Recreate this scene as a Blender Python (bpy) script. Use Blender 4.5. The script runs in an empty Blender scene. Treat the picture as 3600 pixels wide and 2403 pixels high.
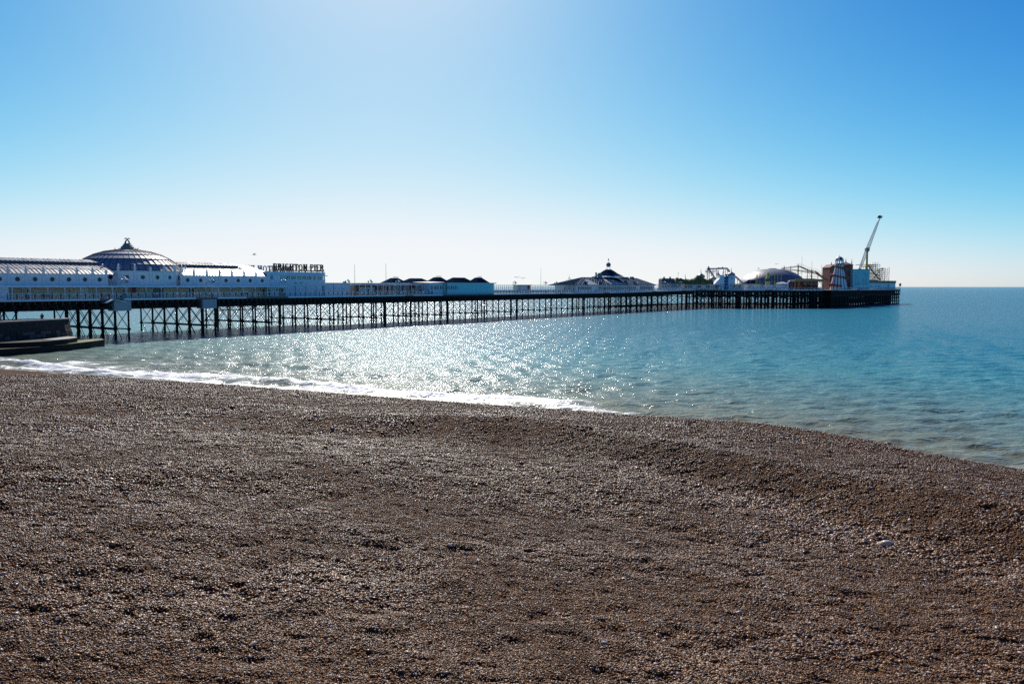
import bpy, bmesh, math, random
import numpy as np
from mathutils import Vector, Matrix

random.seed(7)
RNG = np.random.default_rng(11)
SC = bpy.context.scene
COL = SC.collection
PI = math.pi
R = math.radians

# ---------------------------------------------------------------- camera, sky, sun, exposure
EYE = 10.5                      # eye height above the water
cam_d = bpy.data.cameras.new('camera')
cam_d.lens = 28.0
cam_d.sensor_width = 36.0
cam_d.clip_start = 0.5
cam_d.clip_end = 30000.0
cam = bpy.data.objects.new('camera', cam_d)
cam.location = (0, 0, EYE)
cam.rotation_euler = (R(90 - 3.994), 0, 0)
COL.objects.link(cam)
SC.camera = cam

SUN_EL, SUN_AZ = 36.0, -9.0     # degrees; azimuth clockwise from +Y
world = bpy.data.worlds.new('World')
SC.world = world
world.use_nodes = True
wn = world.node_tree
bg = wn.nodes['Background']
sky = wn.nodes.new('ShaderNodeTexSky')
sky.sky_type = 'NISHITA'
sky.sun_disc = False
sky.sun_elevation = R(SUN_EL)
sky.sun_rotation = R(SUN_AZ)
sky.altitude = 0.0
sky.air_density = 0.6
sky.dust_density = 0.5
sky.ozone_density = 3.0
# film response of the sky, one curve per channel: k * (1 - exp(-(b x)^c))
sep = wn.nodes.new('ShaderNodeSeparateColor')
cmb = wn.nodes.new('ShaderNodeCombineColor')
wn.links.new(sky.outputs[0], sep.inputs[0])
for ch, (k_, b_, c_) in enumerate(((9.0, 0.163, 2.7), (9.4, 0.18, 1.9), (9.7, 0.208, 1.5))):
    src = sep.outputs[ch]
    for op, val in (('MULTIPLY', b_), ('POWER', c_), ('MULTIPLY', -1.0), ('EXPONENT', None), ('SUBTRACT', None), ('MULTIPLY', k_)):
        mn = wn.nodes.new('ShaderNodeMath')
        mn.operation = op
        if op == 'SUBTRACT':
            mn.inputs[0].default_value = 1.0
            wn.links.new(src, mn.inputs[1])
        else:
            wn.links.new(src, mn.inputs[0])
            if val is not None:
                mn.inputs[1].default_value = val
        src = mn.outputs[0]
    wn.links.new(src, cmb.inputs[ch])
wn.links.new(cmb.outputs[0], bg.inputs['Color'])
bg.inputs['Strength'].default_value = 0.1

sun_d = bpy.data.lights.new('sun', 'SUN')
sun_d.energy = 5.0
sun_d.angle = R(0.53)
sun_d.color = (1.0, 0.935, 0.83)
sun = bpy.data.objects.new('sun', sun_d)
sd = Vector((math.cos(R(SUN_EL)) * math.sin(R(SUN_AZ)), math.cos(R(SUN_EL)) * math.cos(R(SUN_AZ)), math.sin(R(SUN_EL))))
sun.rotation_euler = (-sd).to_track_quat('-Z', 'Y').to_euler()
sun.location = (0, 0, 200)
COL.objects.link(sun)

SC.view_settings.view_transform = 'Standard'
SC.view_settings.look = 'None'
SC.view_settings.gamma = 1.0
SC.view_settings.use_curve_mapping = False
SC.view_settings.exposure = 0.0
SC.cycles.use_denoising = False
SC.cycles.use_adaptive_sampling = False

# ---------------------------------------------------------------- material helpers
MATS = {}


def new_mat(name):
    m = bpy.data.materials.new(name)
    m.use_nodes = True
    nt = m.node_tree
    b = nt.nodes['Principled BSDF']
    return m, nt, b


def N(nt, kind, **kw):
    n = nt.nodes.new(kind)
    for k, v in kw.items():
        if k in n.inputs:
            n.inputs[k].default_value = v
        else:
            setattr(n, k, v)
    return n


def ramp(nt, stops, fac=None):
    n = nt.nodes.new('ShaderNodeValToRGB')
    el = n.color_ramp.elements
    while len(el) < len(stops):
        el.new(0.5)
    for e, (p, c) in zip(el, stops):
        e.position = p
        e.color = (*c, 1) if len(c) == 3 else c
    if fac is not None:
        nt.links.new(fac, n.inputs[0])
    return n


def mat(name, col, rough=0.6, metal=0.0, var=0.18, scale=1.5, bump=0.0, spec=0.5, streak=0.0):
    """Painted / metal / masonry surface: base colour broken up by noise, vertical weather streaks, fine relief."""
    if name in MATS:
        return MATS[name]
    m, nt, b = new_mat(name)
    tc = N(nt, 'ShaderNodeTexCoord')
    no = N(nt, 'ShaderNodeTexNoise', Scale=scale, Detail=6.0, Roughness=0.65)
    nt.links.new(tc.outputs['Object'], no.inputs['Vector'])
    lo = tuple(c * (1 - var) for c in col)
    hi = tuple(min(1, c * (1 + var)) for c in col)
    rp = ramp(nt, [(0.3, lo), (0.7, hi)], no.outputs['Fac'])
    out = rp.outputs[0]
    if streak:
        mp = N(nt, 'ShaderNodeMapping')
        mp.inputs['Scale'].default_value = (6, 6, 0.35)
        nt.links.new(tc.outputs['Object'], mp.inputs[0])
        n2 = N(nt, 'ShaderNodeTexNoise', Scale=1.0, Detail=4.0)
        nt.links.new(mp.outputs[0], n2.inputs['Vector'])
        r2 = ramp(nt, [(0.5, (0, 0, 0)), (0.75, (streak,) * 3)], n2.outputs['Fac'])
        mx = N(nt, 'ShaderNodeMix', data_type='RGBA')
        nt.links.new(r2.outputs[0], mx.inputs[0])
        nt.links.new(out, mx.inputs[6])
        mx.inputs[7].default_value = (col[0] * 0.45, col[1] * 0.38, col[2] * 0.3, 1)
        out = mx.outputs[2]
    nt.links.new(out, b.inputs['Base Color'])
    b.inputs['Roughness'].default_value = rough
    b.inputs['Metallic'].default_value = metal
    b.inputs['Specular IOR Level'].default_value = spec
    if bump:
        bn = N(nt, 'ShaderNodeTexNoise', Scale=scale * 9, Detail=5.0)
        nt.links.new(tc.outputs['Object'], bn.inputs['Vector'])
        bp = N(nt, 'ShaderNodeBump', Strength=bump, Distance=0.05)
        nt.links.new(bn.outputs['Fac'], bp.inputs['Height'])
        nt.links.new(bp.outputs[0], b.inputs['Normal'])
    MATS[name] = m
    return m


# ---------------------------------------------------------------- numpy noise and terrain helpers
_TAB = RNG.random((256, 256))


def vnoise(x, y):
    xi = np.floor(x).astype(int); yi = np.floor(y).astype(int)
    fx = x - xi; fy = y - yi
    fx = fx * fx * (3 - 2 * fx); fy = fy * fy * (3 - 2 * fy)
    a = _TAB[xi & 255, yi & 255]; b = _TAB[(xi + 1) & 255, yi & 255]
    c = _TAB[xi & 255, (yi + 1) & 255]; d = _TAB[(xi + 1) & 255, (yi + 1) & 255]
    return (a * (1 - fx) + b * fx) * (1 - fy) + (c * (1 - fx) + d * fx) * fy


def fbm(x, y, octv=4):
    v = np.zeros_like(x); a = 0.5
    for i in range(octv):
        v += a * (vnoise(x * 2 ** i + 17.3 * i, y * 2 ** i + 5.1 * i) - 0.5)
        a *= 0.5
    return v


def sstep(a, b, x):
    t = np.clip((x - a) / (b - a), 0, 1)
    return t * t * (3 - 2 * t)


# edge of the sea as surveyed (x, y): the line where the water comes into sight beyond the shingle crest
SHORE = np.array([(-260, 190), (-140, 141), (-100, 120), (-66.7, 103.3), (-51.6, 95.8), (-38.4, 89.0), (-16.9, 78.3), (0, 69.8),
                  (7.2, 66.6), (15.7, 62.3), (22.5, 56.7), (26, 51.5), (27.9, 48.2), (29.2, 44.8), (34, 38.5), (46, 27), (80, 2), (140, -40)], float)


def shore_dist(x, y):
    """Signed distance to the shore line, positive inland."""
    best = np.full(x.shape, 1e9); sgn = np.ones(x.shape)
    for (ax, ay), (bx, by) in zip(SHORE[:-1], SHORE[1:]):
        dx, dy = bx - ax, by - ay
        L2 = dx * dx + dy * dy
        t = np.clip(((x - ax) * dx + (y - ay) * dy) / L2, 0, 1)
        ex, ey = x - (ax + t * dx), y - (ay + t * dy)
        d = np.hypot(ex, ey)
        cr = dx * (y - ay) - dy * (x - ax)
        m = d < best
        best = np.where(m, d, best)
        sgn = np.where(m, np.where(cr > 0, -1.0, 1.0), sgn)
    return best * sgn


SCARP = np.array([(-70, 76), (-34, 60), (-12, 48), (0, 42.5), (8, 37.5), (14, 30.5), (18.5, 22), (24, 8)], float)


def scarp_dist(x, y):
    """Signed distance to the line of the bank, positive inland."""
    best = np.full(x.shape, 1e9); sgn = np.ones(x.shape)
    for (ax, ay), (bx, by) in zip(SCARP[:-1], SCARP[1:]):
        dx, dy = bx - ax, by - ay
        t = np.clip(((x - ax) * dx + (y - ay) * dy) / (dx * dx + dy * dy), 0, 1)
        d = np.hypot(x - (ax + t * dx), y - (ay + t * dy))
        m = d < best
        sgn = np.where(m, np.where(dx * (y - ay) - dy * (x - ax) > 0, -1.0, 1.0), sgn)
        best = np.where(m, d, best)
    return best * sgn + 1.6 * np.sin(x * 0.23 + 1.0)


def beach_z(x, y, fine=True):
    q = shore_dist(x, y)
    w = sstep(-45, 20, x)                               # 0 far left, 1 on the right
    zc = 1.36 + 0.14 * sstep(-60, -20, x) + 0.55 * sstep(8, 20, x)
    q0 = 5.0 - 0.8 * w                                  # waterline
    qc = 9.8 + 0.8 * w                                  # crest of the berm
    u = (q - q0) / (qc - q0)
    rise = np.where(u < 0, u * 0.9, np.where(u < 1, u * (1.5 - 0.5 * u * u) / 1.0, 1.0))
    z = zc * rise
    z = np.maximum(z, -4.0)
    z = z + np.clip(q - qc, 0, 20) * (0.055 + 0.02 * sstep(4, 18, x)) + np.maximum(q - qc - 20, 0) * (0.118 + 0.03 * sstep(4, 18, x))
    # stepped bank: a low scarp facing inland, the berm standing behind it
    p = scarp_dist(x, y)
    A = 0.62 * sstep(-34, 2, x)
    z += A * (1 - sstep(-2.6, 2.2, p)) * np.exp(-np.maximum(-p - 2, 0) / 4.0)
    z -= 0.55 * A * np.exp(-(np.maximum(p, 0) / 6.5) ** 2) * sstep(-2.6, 2.2, p)
    z += 0.12 * np.sin(x * 0.21 + q * 0.11) * sstep(qc + 2, qc + 10, q)
    z = np.where(z > 5.2, 5.2 + (z - 5.2) * 0.55, z)
    z = np.minimum(z, 7.2)
    if fine:
        on = sstep(q0, qc, q)
        far_in = sstep(qc, qc + 9, q)
        z = z + on * (0.12 + 0.88 * far_in) * (0.34 * fbm(x * 0.16, y * 0.16, 3) + 0.30 * fbm(x * 0.7 + 3, y * 0.7, 3))
        # trampled hollows
        h = vnoise(x * 1.9 + 40, y * 1.9 + 9)
        z = z - on * 0.07 * sstep(0.62, 0.9, h)
        z = z - on * 0.055 * sstep(0.5, 0.95, vnoise(x * 2.6 + 7, y * 4.2 + 3)) + on * 0.03 * fbm(x * 5.0, y * 6.5, 2)
    return z


def grid_mesh(name, X, Y, Z, material, smooth=True, attrs=None):
    nr, nc = X.shape
    v = np.stack([X, Y, Z], -1).reshape(-1, 3).astype(np.float32)
    i = np.arange(nr * nc).reshape(nr, nc)
    f = np.stack([i[:-1, :-1], i[:-1, 1:], i[1:, 1:], i[1:, :-1]], -1).reshape(-1, 4)
    me = bpy.data.meshes.new(name)
    me.vertices.add(len(v)); me.vertices.foreach_set('co', v.ravel())
    me.loops.add(f.size); me.loops.foreach_set('vertex_index', f.ravel().astype(np.int32))
    me.polygons.add(len(f)); me.polygons.foreach_set('loop_start', np.arange(0, f.size, 4, dtype=np.int32))
    if smooth:
        me.polygons.foreach_set('use_smooth', np.ones(len(f), bool))
    for k, a in (attrs or {}).items():
        at = me.attributes.new(k, 'FLOAT', 'POINT')
        at.data.foreach_set('value', a.ravel().astype(np.float32))
    me.update(calc_edges=True)
    me.materials.append(material)
    o = bpy.data.objects.new(name, me)
    COL.objects.link(o)
    return o


# ---------------------------------------------------------------- sea
def sea_material():
    m, nt, b = new_mat('sea_water')
    geo = N(nt, 'ShaderNodeNewGeometry')
    foam = N(nt, 'ShaderNodeAttribute', attribute_name='foam')
    silt = N(nt, 'ShaderNodeAttribute', attribute_name='silt')
    # ripples
    heights = []
    for sc, ang, st, det, amp in ((0.7, 7, 2.2, 3, 0.36), (1.9, -3, 2.0, 3, 0.24), (4.6, 16, 1.7, 2, 0.07)):
        mp = N(nt, 'ShaderNodeMapping')
        mp.inputs['Rotation'].default_value = (0, 0, R(ang))
        mp.inputs['Scale'].default_value = (sc / st, sc, 1)
        nt.links.new(geo.outputs['Position'], mp.inputs[0])
        no = N(nt, 'ShaderNodeTexNoise', Scale=1.0, Detail=float(det), Roughness=0.55)
        no.noise_dimensions = '2D'
        nt.links.new(mp.outputs[0], no.inputs['Vector'])
        mu = N(nt, 'ShaderNodeMath', operation='MULTIPLY')
        nt.links.new(no.outputs['Fac'], mu.inputs[0]); mu.inputs[1].default_value = amp
        heights.append(mu.outputs[0])
    h = heights[0]
    for k in heights[1:]:
        ad = N(nt, 'ShaderNodeMath', operation='ADD')
        nt.links.new(h, ad.inputs[0]); nt.links.new(k, ad.inputs[1])
        h = ad.outputs[0]
    bp = N(nt, 'ShaderNodeBump', Strength=1.0, Distance=0.75)
    nt.links.new(h, bp.inputs['Height'])
    # body colour of the water: clear blue-green offshore, silty brown-green in the shallows
    body = ramp(nt, [(0.0, (0.006, 0.17, 0.25)), (0.25, (0.055, 0.245, 0.27)), (0.6, (0.135, 0.22, 0.185)), (1.0, (0.20, 0.18, 0.095))], silt.outputs['Fac'])
    # foam: attribute broken up by lacy noise
    mp = N(nt, 'ShaderNodeMapping')
    mp.inputs['Scale'].default_value = (0.22, 0.95, 1)
    mp.inputs['Rotation'].default_value = (0, 0, R(22))
    nt.links.new(geo.outputs['Position'], mp.inputs[0])
    n1 = N(nt, 'ShaderNodeTexNoise', Scale=1.0, Detail=7.0, Roughness=0.7, Distortion=1.2)
    nt.links.new(mp.outputs[0], n1.inputs['Vector'])
    sub = N(nt, 'ShaderNodeMath', operation='ADD')
    nt.links.new(foam.outputs['Fac'], sub.inputs[0]); nt.links.new(n1.outputs['Fac'], sub.inputs[1])
    fr = ramp(nt, [(0.99, (0, 0, 0)), (1.0, (1, 1, 1))], None)
    sc_ = N(nt, 'ShaderNodeMapRange')
    sc_.inputs['From Min'].default_value = 0.84; sc_.inputs['From Max'].default_value = 1.06
    nt.links.new(sub.outputs[0], sc_.inputs['Value'])
    nt.nodes.remove(fr)
    mx = N(nt, 'ShaderNodeMix', data_type='RGBA')
    nt.links.new(sc_.outputs[0], mx.inputs[0])
    nt.links.new(body.outputs[0], mx.inputs[6])
    mx.inputs[7].default_value = (0.90, 0.90, 0.88, 1)
    rr = N(nt, 'ShaderNodeMapRange')
    rr.inputs['To Min'].default_value = 0.09; rr.inputs['To Max'].default_value = 0.65
    nt.links.new(sc_.outputs[0], rr.inputs['Value'])
    # a rough sea never mirrors fully at grazing angles: cap the Fresnel term
    out = nt.nodes['Material Output']
    nt.nodes.remove(b)
    di = N(nt, 'ShaderNodeBsdfDiffuse')
    gl = N(nt, 'ShaderNodeBsdfGlossy')
    fr = N(nt, 'ShaderNodeFresnel', IOR=1.333)
    cap = N(nt, 'ShaderNodeMapRange')
    cap.inputs['From Max'].default_value = 1.0
    cap.inputs['To Max'].default_value = 0.58
    ms = N(nt, 'ShaderNodeMixShader')
    nt.links.new(mx.outputs[2], di.inputs['Color'])
    nt.links.new(rr.outputs[0], gl.inputs['Roughness'])
    gl.inputs['Color'].default_value = (0.95, 0.97, 1.0, 1)
    g2 = N(nt, 'ShaderNodeBsdfGlossy', Roughness=0.28)
    g2.inputs['Color'].default_value = (0.95, 0.97, 1.0, 1)
    gm = N(nt, 'ShaderNodeMixShader')
    gm.inputs[0].default_value = 0.24
    nt.links.new(gl.outputs[0], gm.inputs[1]); nt.links.new(g2.outputs[0], gm.inputs[2])
    for n_ in (di, gl, g2, fr):
        nt.links.new(bp.outputs[0], n_.inputs['Normal'])
    nt.links.new(fr.outputs[0], cap.inputs['Value'])
    nt.links.new(cap.outputs[0], ms.inputs[0])
    nt.links.new(di.outputs[0], ms.inputs[1]); nt.links.new(gm.outputs[0], ms.inputs[2])
    nt.links.new(ms.outputs[0], out.inputs['Surface'])
    return m


def build_sea():
    nr, na = 760, 860
    r = 33.0 * np.exp(np.linspace(0, math.log(15000 / 33.0), nr))
    a = np.radians(np.linspace(-52, 52, na))
    A, Rr = np.meshgrid(a, r)
    X = Rr * np.sin(A); Y = Rr * np.cos(A)
    step = Rr * math.log(15000 / 33.0) / nr
    Z = np.zeros_like(X)
    rng = np.random.default_rng(5)
    n = 64
    lam = np.exp(rng.uniform(math.log(0.9), math.log(5.0), n))
    for i in range(n):
        th = rng.normal(R(186), R(36))
        kx, ky = math.sin(th), math.cos(th)
        k = 2 * PI / lam[i]
        amp = 0.22 * lam[i] ** 0.9 / (2 * PI) / math.sqrt(n / 2)
        fade = sstep(1.6, 4.0, lam[i] / step)
        ph = k * (kx * X + ky * Y) + rng.uniform(0, 6.28)
        Z += amp * fade * (np.sin(ph) + 0.25 * np.sin(2 * ph + 0.5 * PI))
    q = shore_dist(X, Y)
    d = -q                                                        # metres out from the sight line
    # small breakers running in along the left half of the beach
    run = 1 - sstep(4, 14, X)
    wob = 1.6 * np.sin(X * 0.16) + 2.5 * fbm(X * 0.06, Y * 0.06, 3)
    b1 = np.exp(-((d - 3.0 - wob) / 0.9) ** 2) * run * 0.38
    b2 = np.exp(-((d - 15.0 - 2 * wob) / 1.5) ** 2) * sstep(-60, -35, X) * (1 - sstep(-18, -6, X)) * 0.25
    Z += (b1 + b2) * sstep(200, 120, Rr) if False else (b1 + b2)
    nz = fbm(X * 0.09, Y * 0.22, 4)
    left = 1 - sstep(-60, -25, X)
    foam = (0.39 * np.exp(-np.maximum(d - 1.0, 0) / (4.6 + 2.5 * left)) * run
            + 0.33 * b1 / 0.38 + 0.30 * b2 / 0.25
            + 0.33 * np.exp(-((d - 9 - wob) / 5.0) ** 2) * (1 - sstep(-42, -20, X)) * (0.6 + 1.6 * nz)
            + 0.40 * np.exp(-((np.hypot(X - 28.5, Y - 45.2)) / 2.6) ** 2)
            + 0.24 * np.exp(-np.maximum(d, 0) / 1.5) * sstep(4, 14, X) * (1 - sstep(22, 28, X)))
    streak = np.maximum(0, np.sin(d * 0.85 + 1.3 * wob + 3 * fbm(X * .05, Y * .05, 2))) ** 3
    foam += 0.30 * streak * np.exp(-np.maximum(d - 2, 0) / 9.0) * run * (0.55 + 1.5 * fbm(X * .12 + 4, Y * .3, 3)) * (d > 0)
    foam *= (d > -9)
    silt = np.exp(-np.maximum(d, 0) / (34.0 + 16 * (1 - sstep(-45, -5, X)))) * 0.97 + 0.05 * fbm(X * 0.02, Y * 0.03, 3)
    o = grid_mesh('sea', X, Y, Z, sea_material(), True, {'foam': foam, 'silt': np.clip(silt, 0, 1)})
    o['kind'] = 'structure'
    return o


build_sea()


# ---------------------------------------------------------------- shingle beach
def shingle_material():
    m, nt, b = new_mat('shingle')
    geo = N(nt, 'ShaderNodeNewGeometry')
    vo = N(nt, 'ShaderNodeTexVoronoi', Scale=17.0)
    nt.links.new(geo.outputs['Position'], vo.inputs['Vector'])
    sep = N(nt, 'ShaderNodeSeparateColor')
    nt.links.new(vo.outputs['Color'], sep.inputs[0])
    rp = ramp(nt, [(0.0, (0.028, 0.011, 0.004)), (0.3, (0.088, 0.036, 0.012)), (0.6, (0.165, 0.072, 0.024)),
                   (0.85, (0.100, 0.062, 0.040)), (1.0, (0.283, 0.167, 0.096))], sep.outputs[0])
    big = N(nt, 'ShaderNodeTexNoise', Scale=0.16, Detail=4.0)
    nt.links.new(geo.outputs['Position'], big.inputs['Vector'])
    br = ramp(nt, [(0.35, (0.78, 0.70, 0.64)), (0.65, (1.08, 1.08, 1.12))], big.outputs['Fac'])
    mx = N(nt, 'ShaderNodeMix', data_type='RGBA', blend_type='MULTIPLY')
    mx.inputs[0].default_value = 1.0
    nt.links.new(rp.outputs[0], mx.inputs[6]); nt.links.new(br.outputs[0], mx.inputs[7])
    nt.links.new(mx.outputs[2], b.inputs['Base Color'])
    b.inputs['Roughness'].default_value = 0.75
    b.inputs['Specular IOR Level'].default_value = 0.05
    # rounded stones in relief
    inv = N(nt, 'ShaderNodeMath', operation='SUBTRACT')
    inv.inputs[0].default_value = 1.0
    nt.links.new(vo.outputs['Distance'], inv.inputs[1])
    v2 = N(nt, 'ShaderNodeTexVoronoi', Scale=6.5)
    nt.links.new(geo.outputs['Position'], v2.inputs['Vector'])
    ad = N(nt, 'ShaderNodeMath', operation='MULTIPLY_ADD')
    nt.links.new(v2.outputs['Distance'], ad.inputs[0]); ad.inputs[1].default_value = -0.6
    nt.links.new(inv.outputs[0], ad.inputs[2])
    bp = N(nt, 'ShaderNodeBump', Strength=1.0, Distance=0.06)
    nt.links.new(ad.outputs[0], bp.inputs['Height'])
    nt.links.new(bp.outputs[0], b.inputs['Normal'])
    return m


def pebble_material():
    m, nt, b = new_mat('pebble')
    oi = N(nt, 'ShaderNodeObjectInfo')
    rp = ramp(nt, [(0.0, (0.038, 0.015, 0.005)), (0.22, (0.125, 0.050, 0.015)), (0.48, (0.235, 0.104, 0.030)), (0.68, (0.36, 0.172, 0.052)),
                   (0.76, (0.12, 0.088, 0.066)), (0.86, (0.24, 0.185, 0.145)), (0.94, (0.46, 0.34, 0.23)), (1.0, (0.75, 0.64, 0.52))],
              oi.outputs['Random'])
    tc = N(nt, 'ShaderNodeTexCoord')
    no = N(nt, 'ShaderNodeTexNoise', Scale=2.2, Detail=4.0)
    nt.links.new(tc.outputs['Object'], no.inputs['Vector'])
    r2 = ramp(nt, [(0.35, (0.75, 0.73, 0.72)), (0.7, (1.12, 1.1, 1.08))], no.outputs['Fac'])
    mx = N(nt, 'ShaderNodeMix', data_type='RGBA', blend_type='MULTIPLY')
    mx.inputs[0].default_value = 1.0
    nt.links.new(rp.outputs[0], mx.inputs[6]); nt.links.new(r2.outputs[0], mx.inputs[7])
    nt.links.new(mx.outputs[2], b.inputs['Base Color'])
    b.inputs['Roughness'].default_value = 0.3
    b.inputs['Specular IOR Level'].default_value = 0.12
    return m


def build_beach():
    nr, na = 520, 420
    r = 4.0 * np.exp(np.linspace(0, math.log(170 / 4.0), nr))
    a = np.radians(np.linspace(-62, 55, na))
    A, Rr = np.meshgrid(a, r)
    X = Rr * np.sin(A); Y = Rr * np.cos(A)
    Z = beach_z(X, Y)
    o = grid_mesh('shingle_beach', X, Y, Z, shingle_material())
    o['kind'] = 'structure'


def pebble_mesh(i):
    bm = bmesh.new()
    bmesh.ops.create_icosphere(bm, subdivisions=2, radius=0.5)
    rg = random.Random(50 + i)
    ax = [Vector((rg.gauss(0, 1), rg.gauss(0, 1), rg.gauss(0, 1))).normalized() for _ in range(3)]
    am = [rg.uniform(-.13, .13) for _ in range(3)]
    for v in bm.verts:
        n = v.co.normalized()
        k = 1 + sum(c * n.dot(x) * abs(n.dot(x)) for c, x in zip(am, ax))
        v.co = Vector((v.co.x * k * (1.15 + .1 * (i % 3)), v.co.y * k * .9, v.co.z * k * (.52 + .06 * (i % 4))))
    me = bpy.data.meshes.new('pebble')
    for f in bm.faces:
        f.smooth = True
    bm.to_mesh(me); bm.free()
    me.materials.append(MATS['pebble'])
    return me


def build_pebbles():
    MATS['pebble'] = pebble_material()
    lib = bpy.data.collections.new('pebble_shapes')
    for i in range(6):
        lib.objects.link(bpy.data.objects.new('pebble_shape', pebble_mesh(i)))
    rng = np.random.default_rng(3)
    P, S = [], []
    for r0, r1, dia, cov in ((9.5, 16, .034, .95), (16, 26, .044, .85), (26, 44, .060, .66), (44, 95, .088, .45)):
        a0, a1 = R(-38), R(37)
        area = .5 * (r1 ** 2 - r0 ** 2) * (a1 - a0)
        n = int(area * cov / (PI * .25 * dia * dia * 1.1))
        rr = np.sqrt(rng.uniform(r0 ** 2, r1 ** 2, n)); aa = rng.uniform(a0, a1, n)
        x, y = rr * np.sin(aa), rr * np.cos(aa)
        q = shore_dist(x, y)
        # patches of coarser stones
        patch = fbm(x * .28 + 9, y * .28, 3)
        s = dia * np.exp(rng.normal(0, .28, n)) * (1 + 1.1 * np.clip(patch, -.2, .4))
        foot = scarp_dist(x, y)
        s = s * (1 + .55 * np.exp(-((foot - 3.0) / 2.2) ** 2) * sstep(2, 12, x))       # coarse stones at the foot of the bank
        bigs = rng.random(n) < .004
        s = np.where(bigs, s * rng.uniform(1.6, 2.4, n), s)
        k = q > 6.2
        x, y, s = x[k], y[k], s[k]
        z = beach_z(x, y) + s * .10
        P.append(np.stack([x, y, z], -1)); S.append(s)
    P = np.concatenate(P).astype(np.float32); S = np.concatenate(S).astype(np.float32)
    n = len(P)
    rot = np.stack([rng.normal(0, .35, n), rng.normal(0, .35, n), rng.uniform(0, 6.28, n)], -1).astype(np.float32)
    me = bpy.data.meshes.new('pebbles')
    me.vertices.add(n); me.vertices.foreach_set('co', P.ravel())
    at = me.attributes.new('size', 'FLOAT', 'POINT'); at.data.foreach_set('value', S)
    at = me.attributes.new('turn', 'FLOAT_VECTOR', 'POINT'); at.data.foreach_set('vector', rot.ravel())
    o = bpy.data.objects.new('pebbles', me)
    COL.objects.link(o)
    o['kind'] = 'stuff'
    ng = bpy.data.node_groups.new('scatter_pebbles', 'GeometryNodeTree')
    ng.interface.new_socket('Geometry', in_out='INPUT', socket_type='NodeSocketGeometry')
    ng.interface.new_socket('Geometry', in_out='OUTPUT', socket_type='NodeSocketGeometry')
    gi = ng.nodes.new('NodeGroupInput'); go = ng.nodes.new('NodeGroupOutput')
    ip = ng.nodes.new('GeometryNodeInstanceOnPoints')
    ci = ng.nodes.new('GeometryNodeCollectionInfo')
    ci.inputs['Collection'].default_value = lib
    ci.inputs['Separate Children'].default_value = True
    ip.inputs['Pick Instance'].default_value = True
    asz = ng.nodes.new('GeometryNodeInputNamedAttribute'); asz.data_type = 'FLOAT'; asz.inputs['Name'].default_value = 'size'
    atn = ng.nodes.new('GeometryNodeInputNamedAttribute'); atn.data_type = 'FLOAT_VECTOR'; atn.inputs['Name'].default_value = 'turn'
    L = ng.links.new
    L(gi.outputs[0], ip.inputs['Points']); L(ci.outputs[0], ip.inputs['Instance'])
    L(asz.outputs['Attribute'], ip.inputs['Scale'])
    L(atn.outputs['Attribute'], ip.inputs['Rotation'])
    L(ip.outputs[0], go.inputs[0])
    md = o.modifiers.new('scatter', 'NODES')
    md.node_group = ng
    print('pebbles', n)


build_beach()
build_pebbles()


# ================================================================ object helpers
# Pier frame: s runs along the pier out to sea, y across it (0 = edge of the deck facing the beach, + = away), z up.
PU = Vector((0.585, 0.811, 0)).normalized()
PN = Vector((-PU.y, PU.x, 0))
PO = Vector((0, 260.0, 0))
PANG = math.atan2(PU.y, PU.x)
OFF = {}


def P(s, y, z):
    return PO + PU * s + PN * y + Vector((0, 0, z))


def tag(o, label=None, cat=None, group=None, kind=None):
    if label: o['label'] = label
    if cat: o['category'] = cat
    if group: o['group'] = group
    if kind: o['kind'] = kind
    return o


def thing(name, label, cat, s, y, z, group=None):
    """Empty standing at pier coordinates (s, y, z); parts are written in pier coordinates."""
    o = bpy.data.objects.new(name, None)
    o.empty_display_size = 0.5
    o.location = P(s, y, z)
    o.rotation_euler = (0, 0, PANG)
    COL.objects.link(o)
    OFF[o.name] = Vector((s, y, z))
    return tag(o, label, cat, group)


def thing_w(name, label, cat, loc, rz=0.0, group=None):
    """Empty at a world position; parts are written relative to it."""
    o = bpy.data.objects.new(name, None)
    o.empty_display_size = 0.5
    o.location = loc
    o.rotation_euler = (0, 0, rz)
    COL.objects.link(o)
    OFF[o.name] = Vector((0, 0, 0))
    return tag(o, label, cat, group)


def far(px, d, py=None):
    """Surveyed bearing and distance -> world x, y (and z)."""
    x = (px - 1800.0) * d / 2800.0
    if py is None:
        return x, d
    return x, d, 10.5 + (1006.0 - py) * d / 2800.0


def link(name, me, parent=None, loc=(0, 0, 0), rot=(0, 0, 0), scale=(1, 1, 1)):
    o = bpy.data.objects.new(name, me)
    COL.objects.link(o)
    o.location = loc; o.rotation_euler = rot; o.scale = scale
    if parent is not None:
        o.parent = parent
    return o


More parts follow.
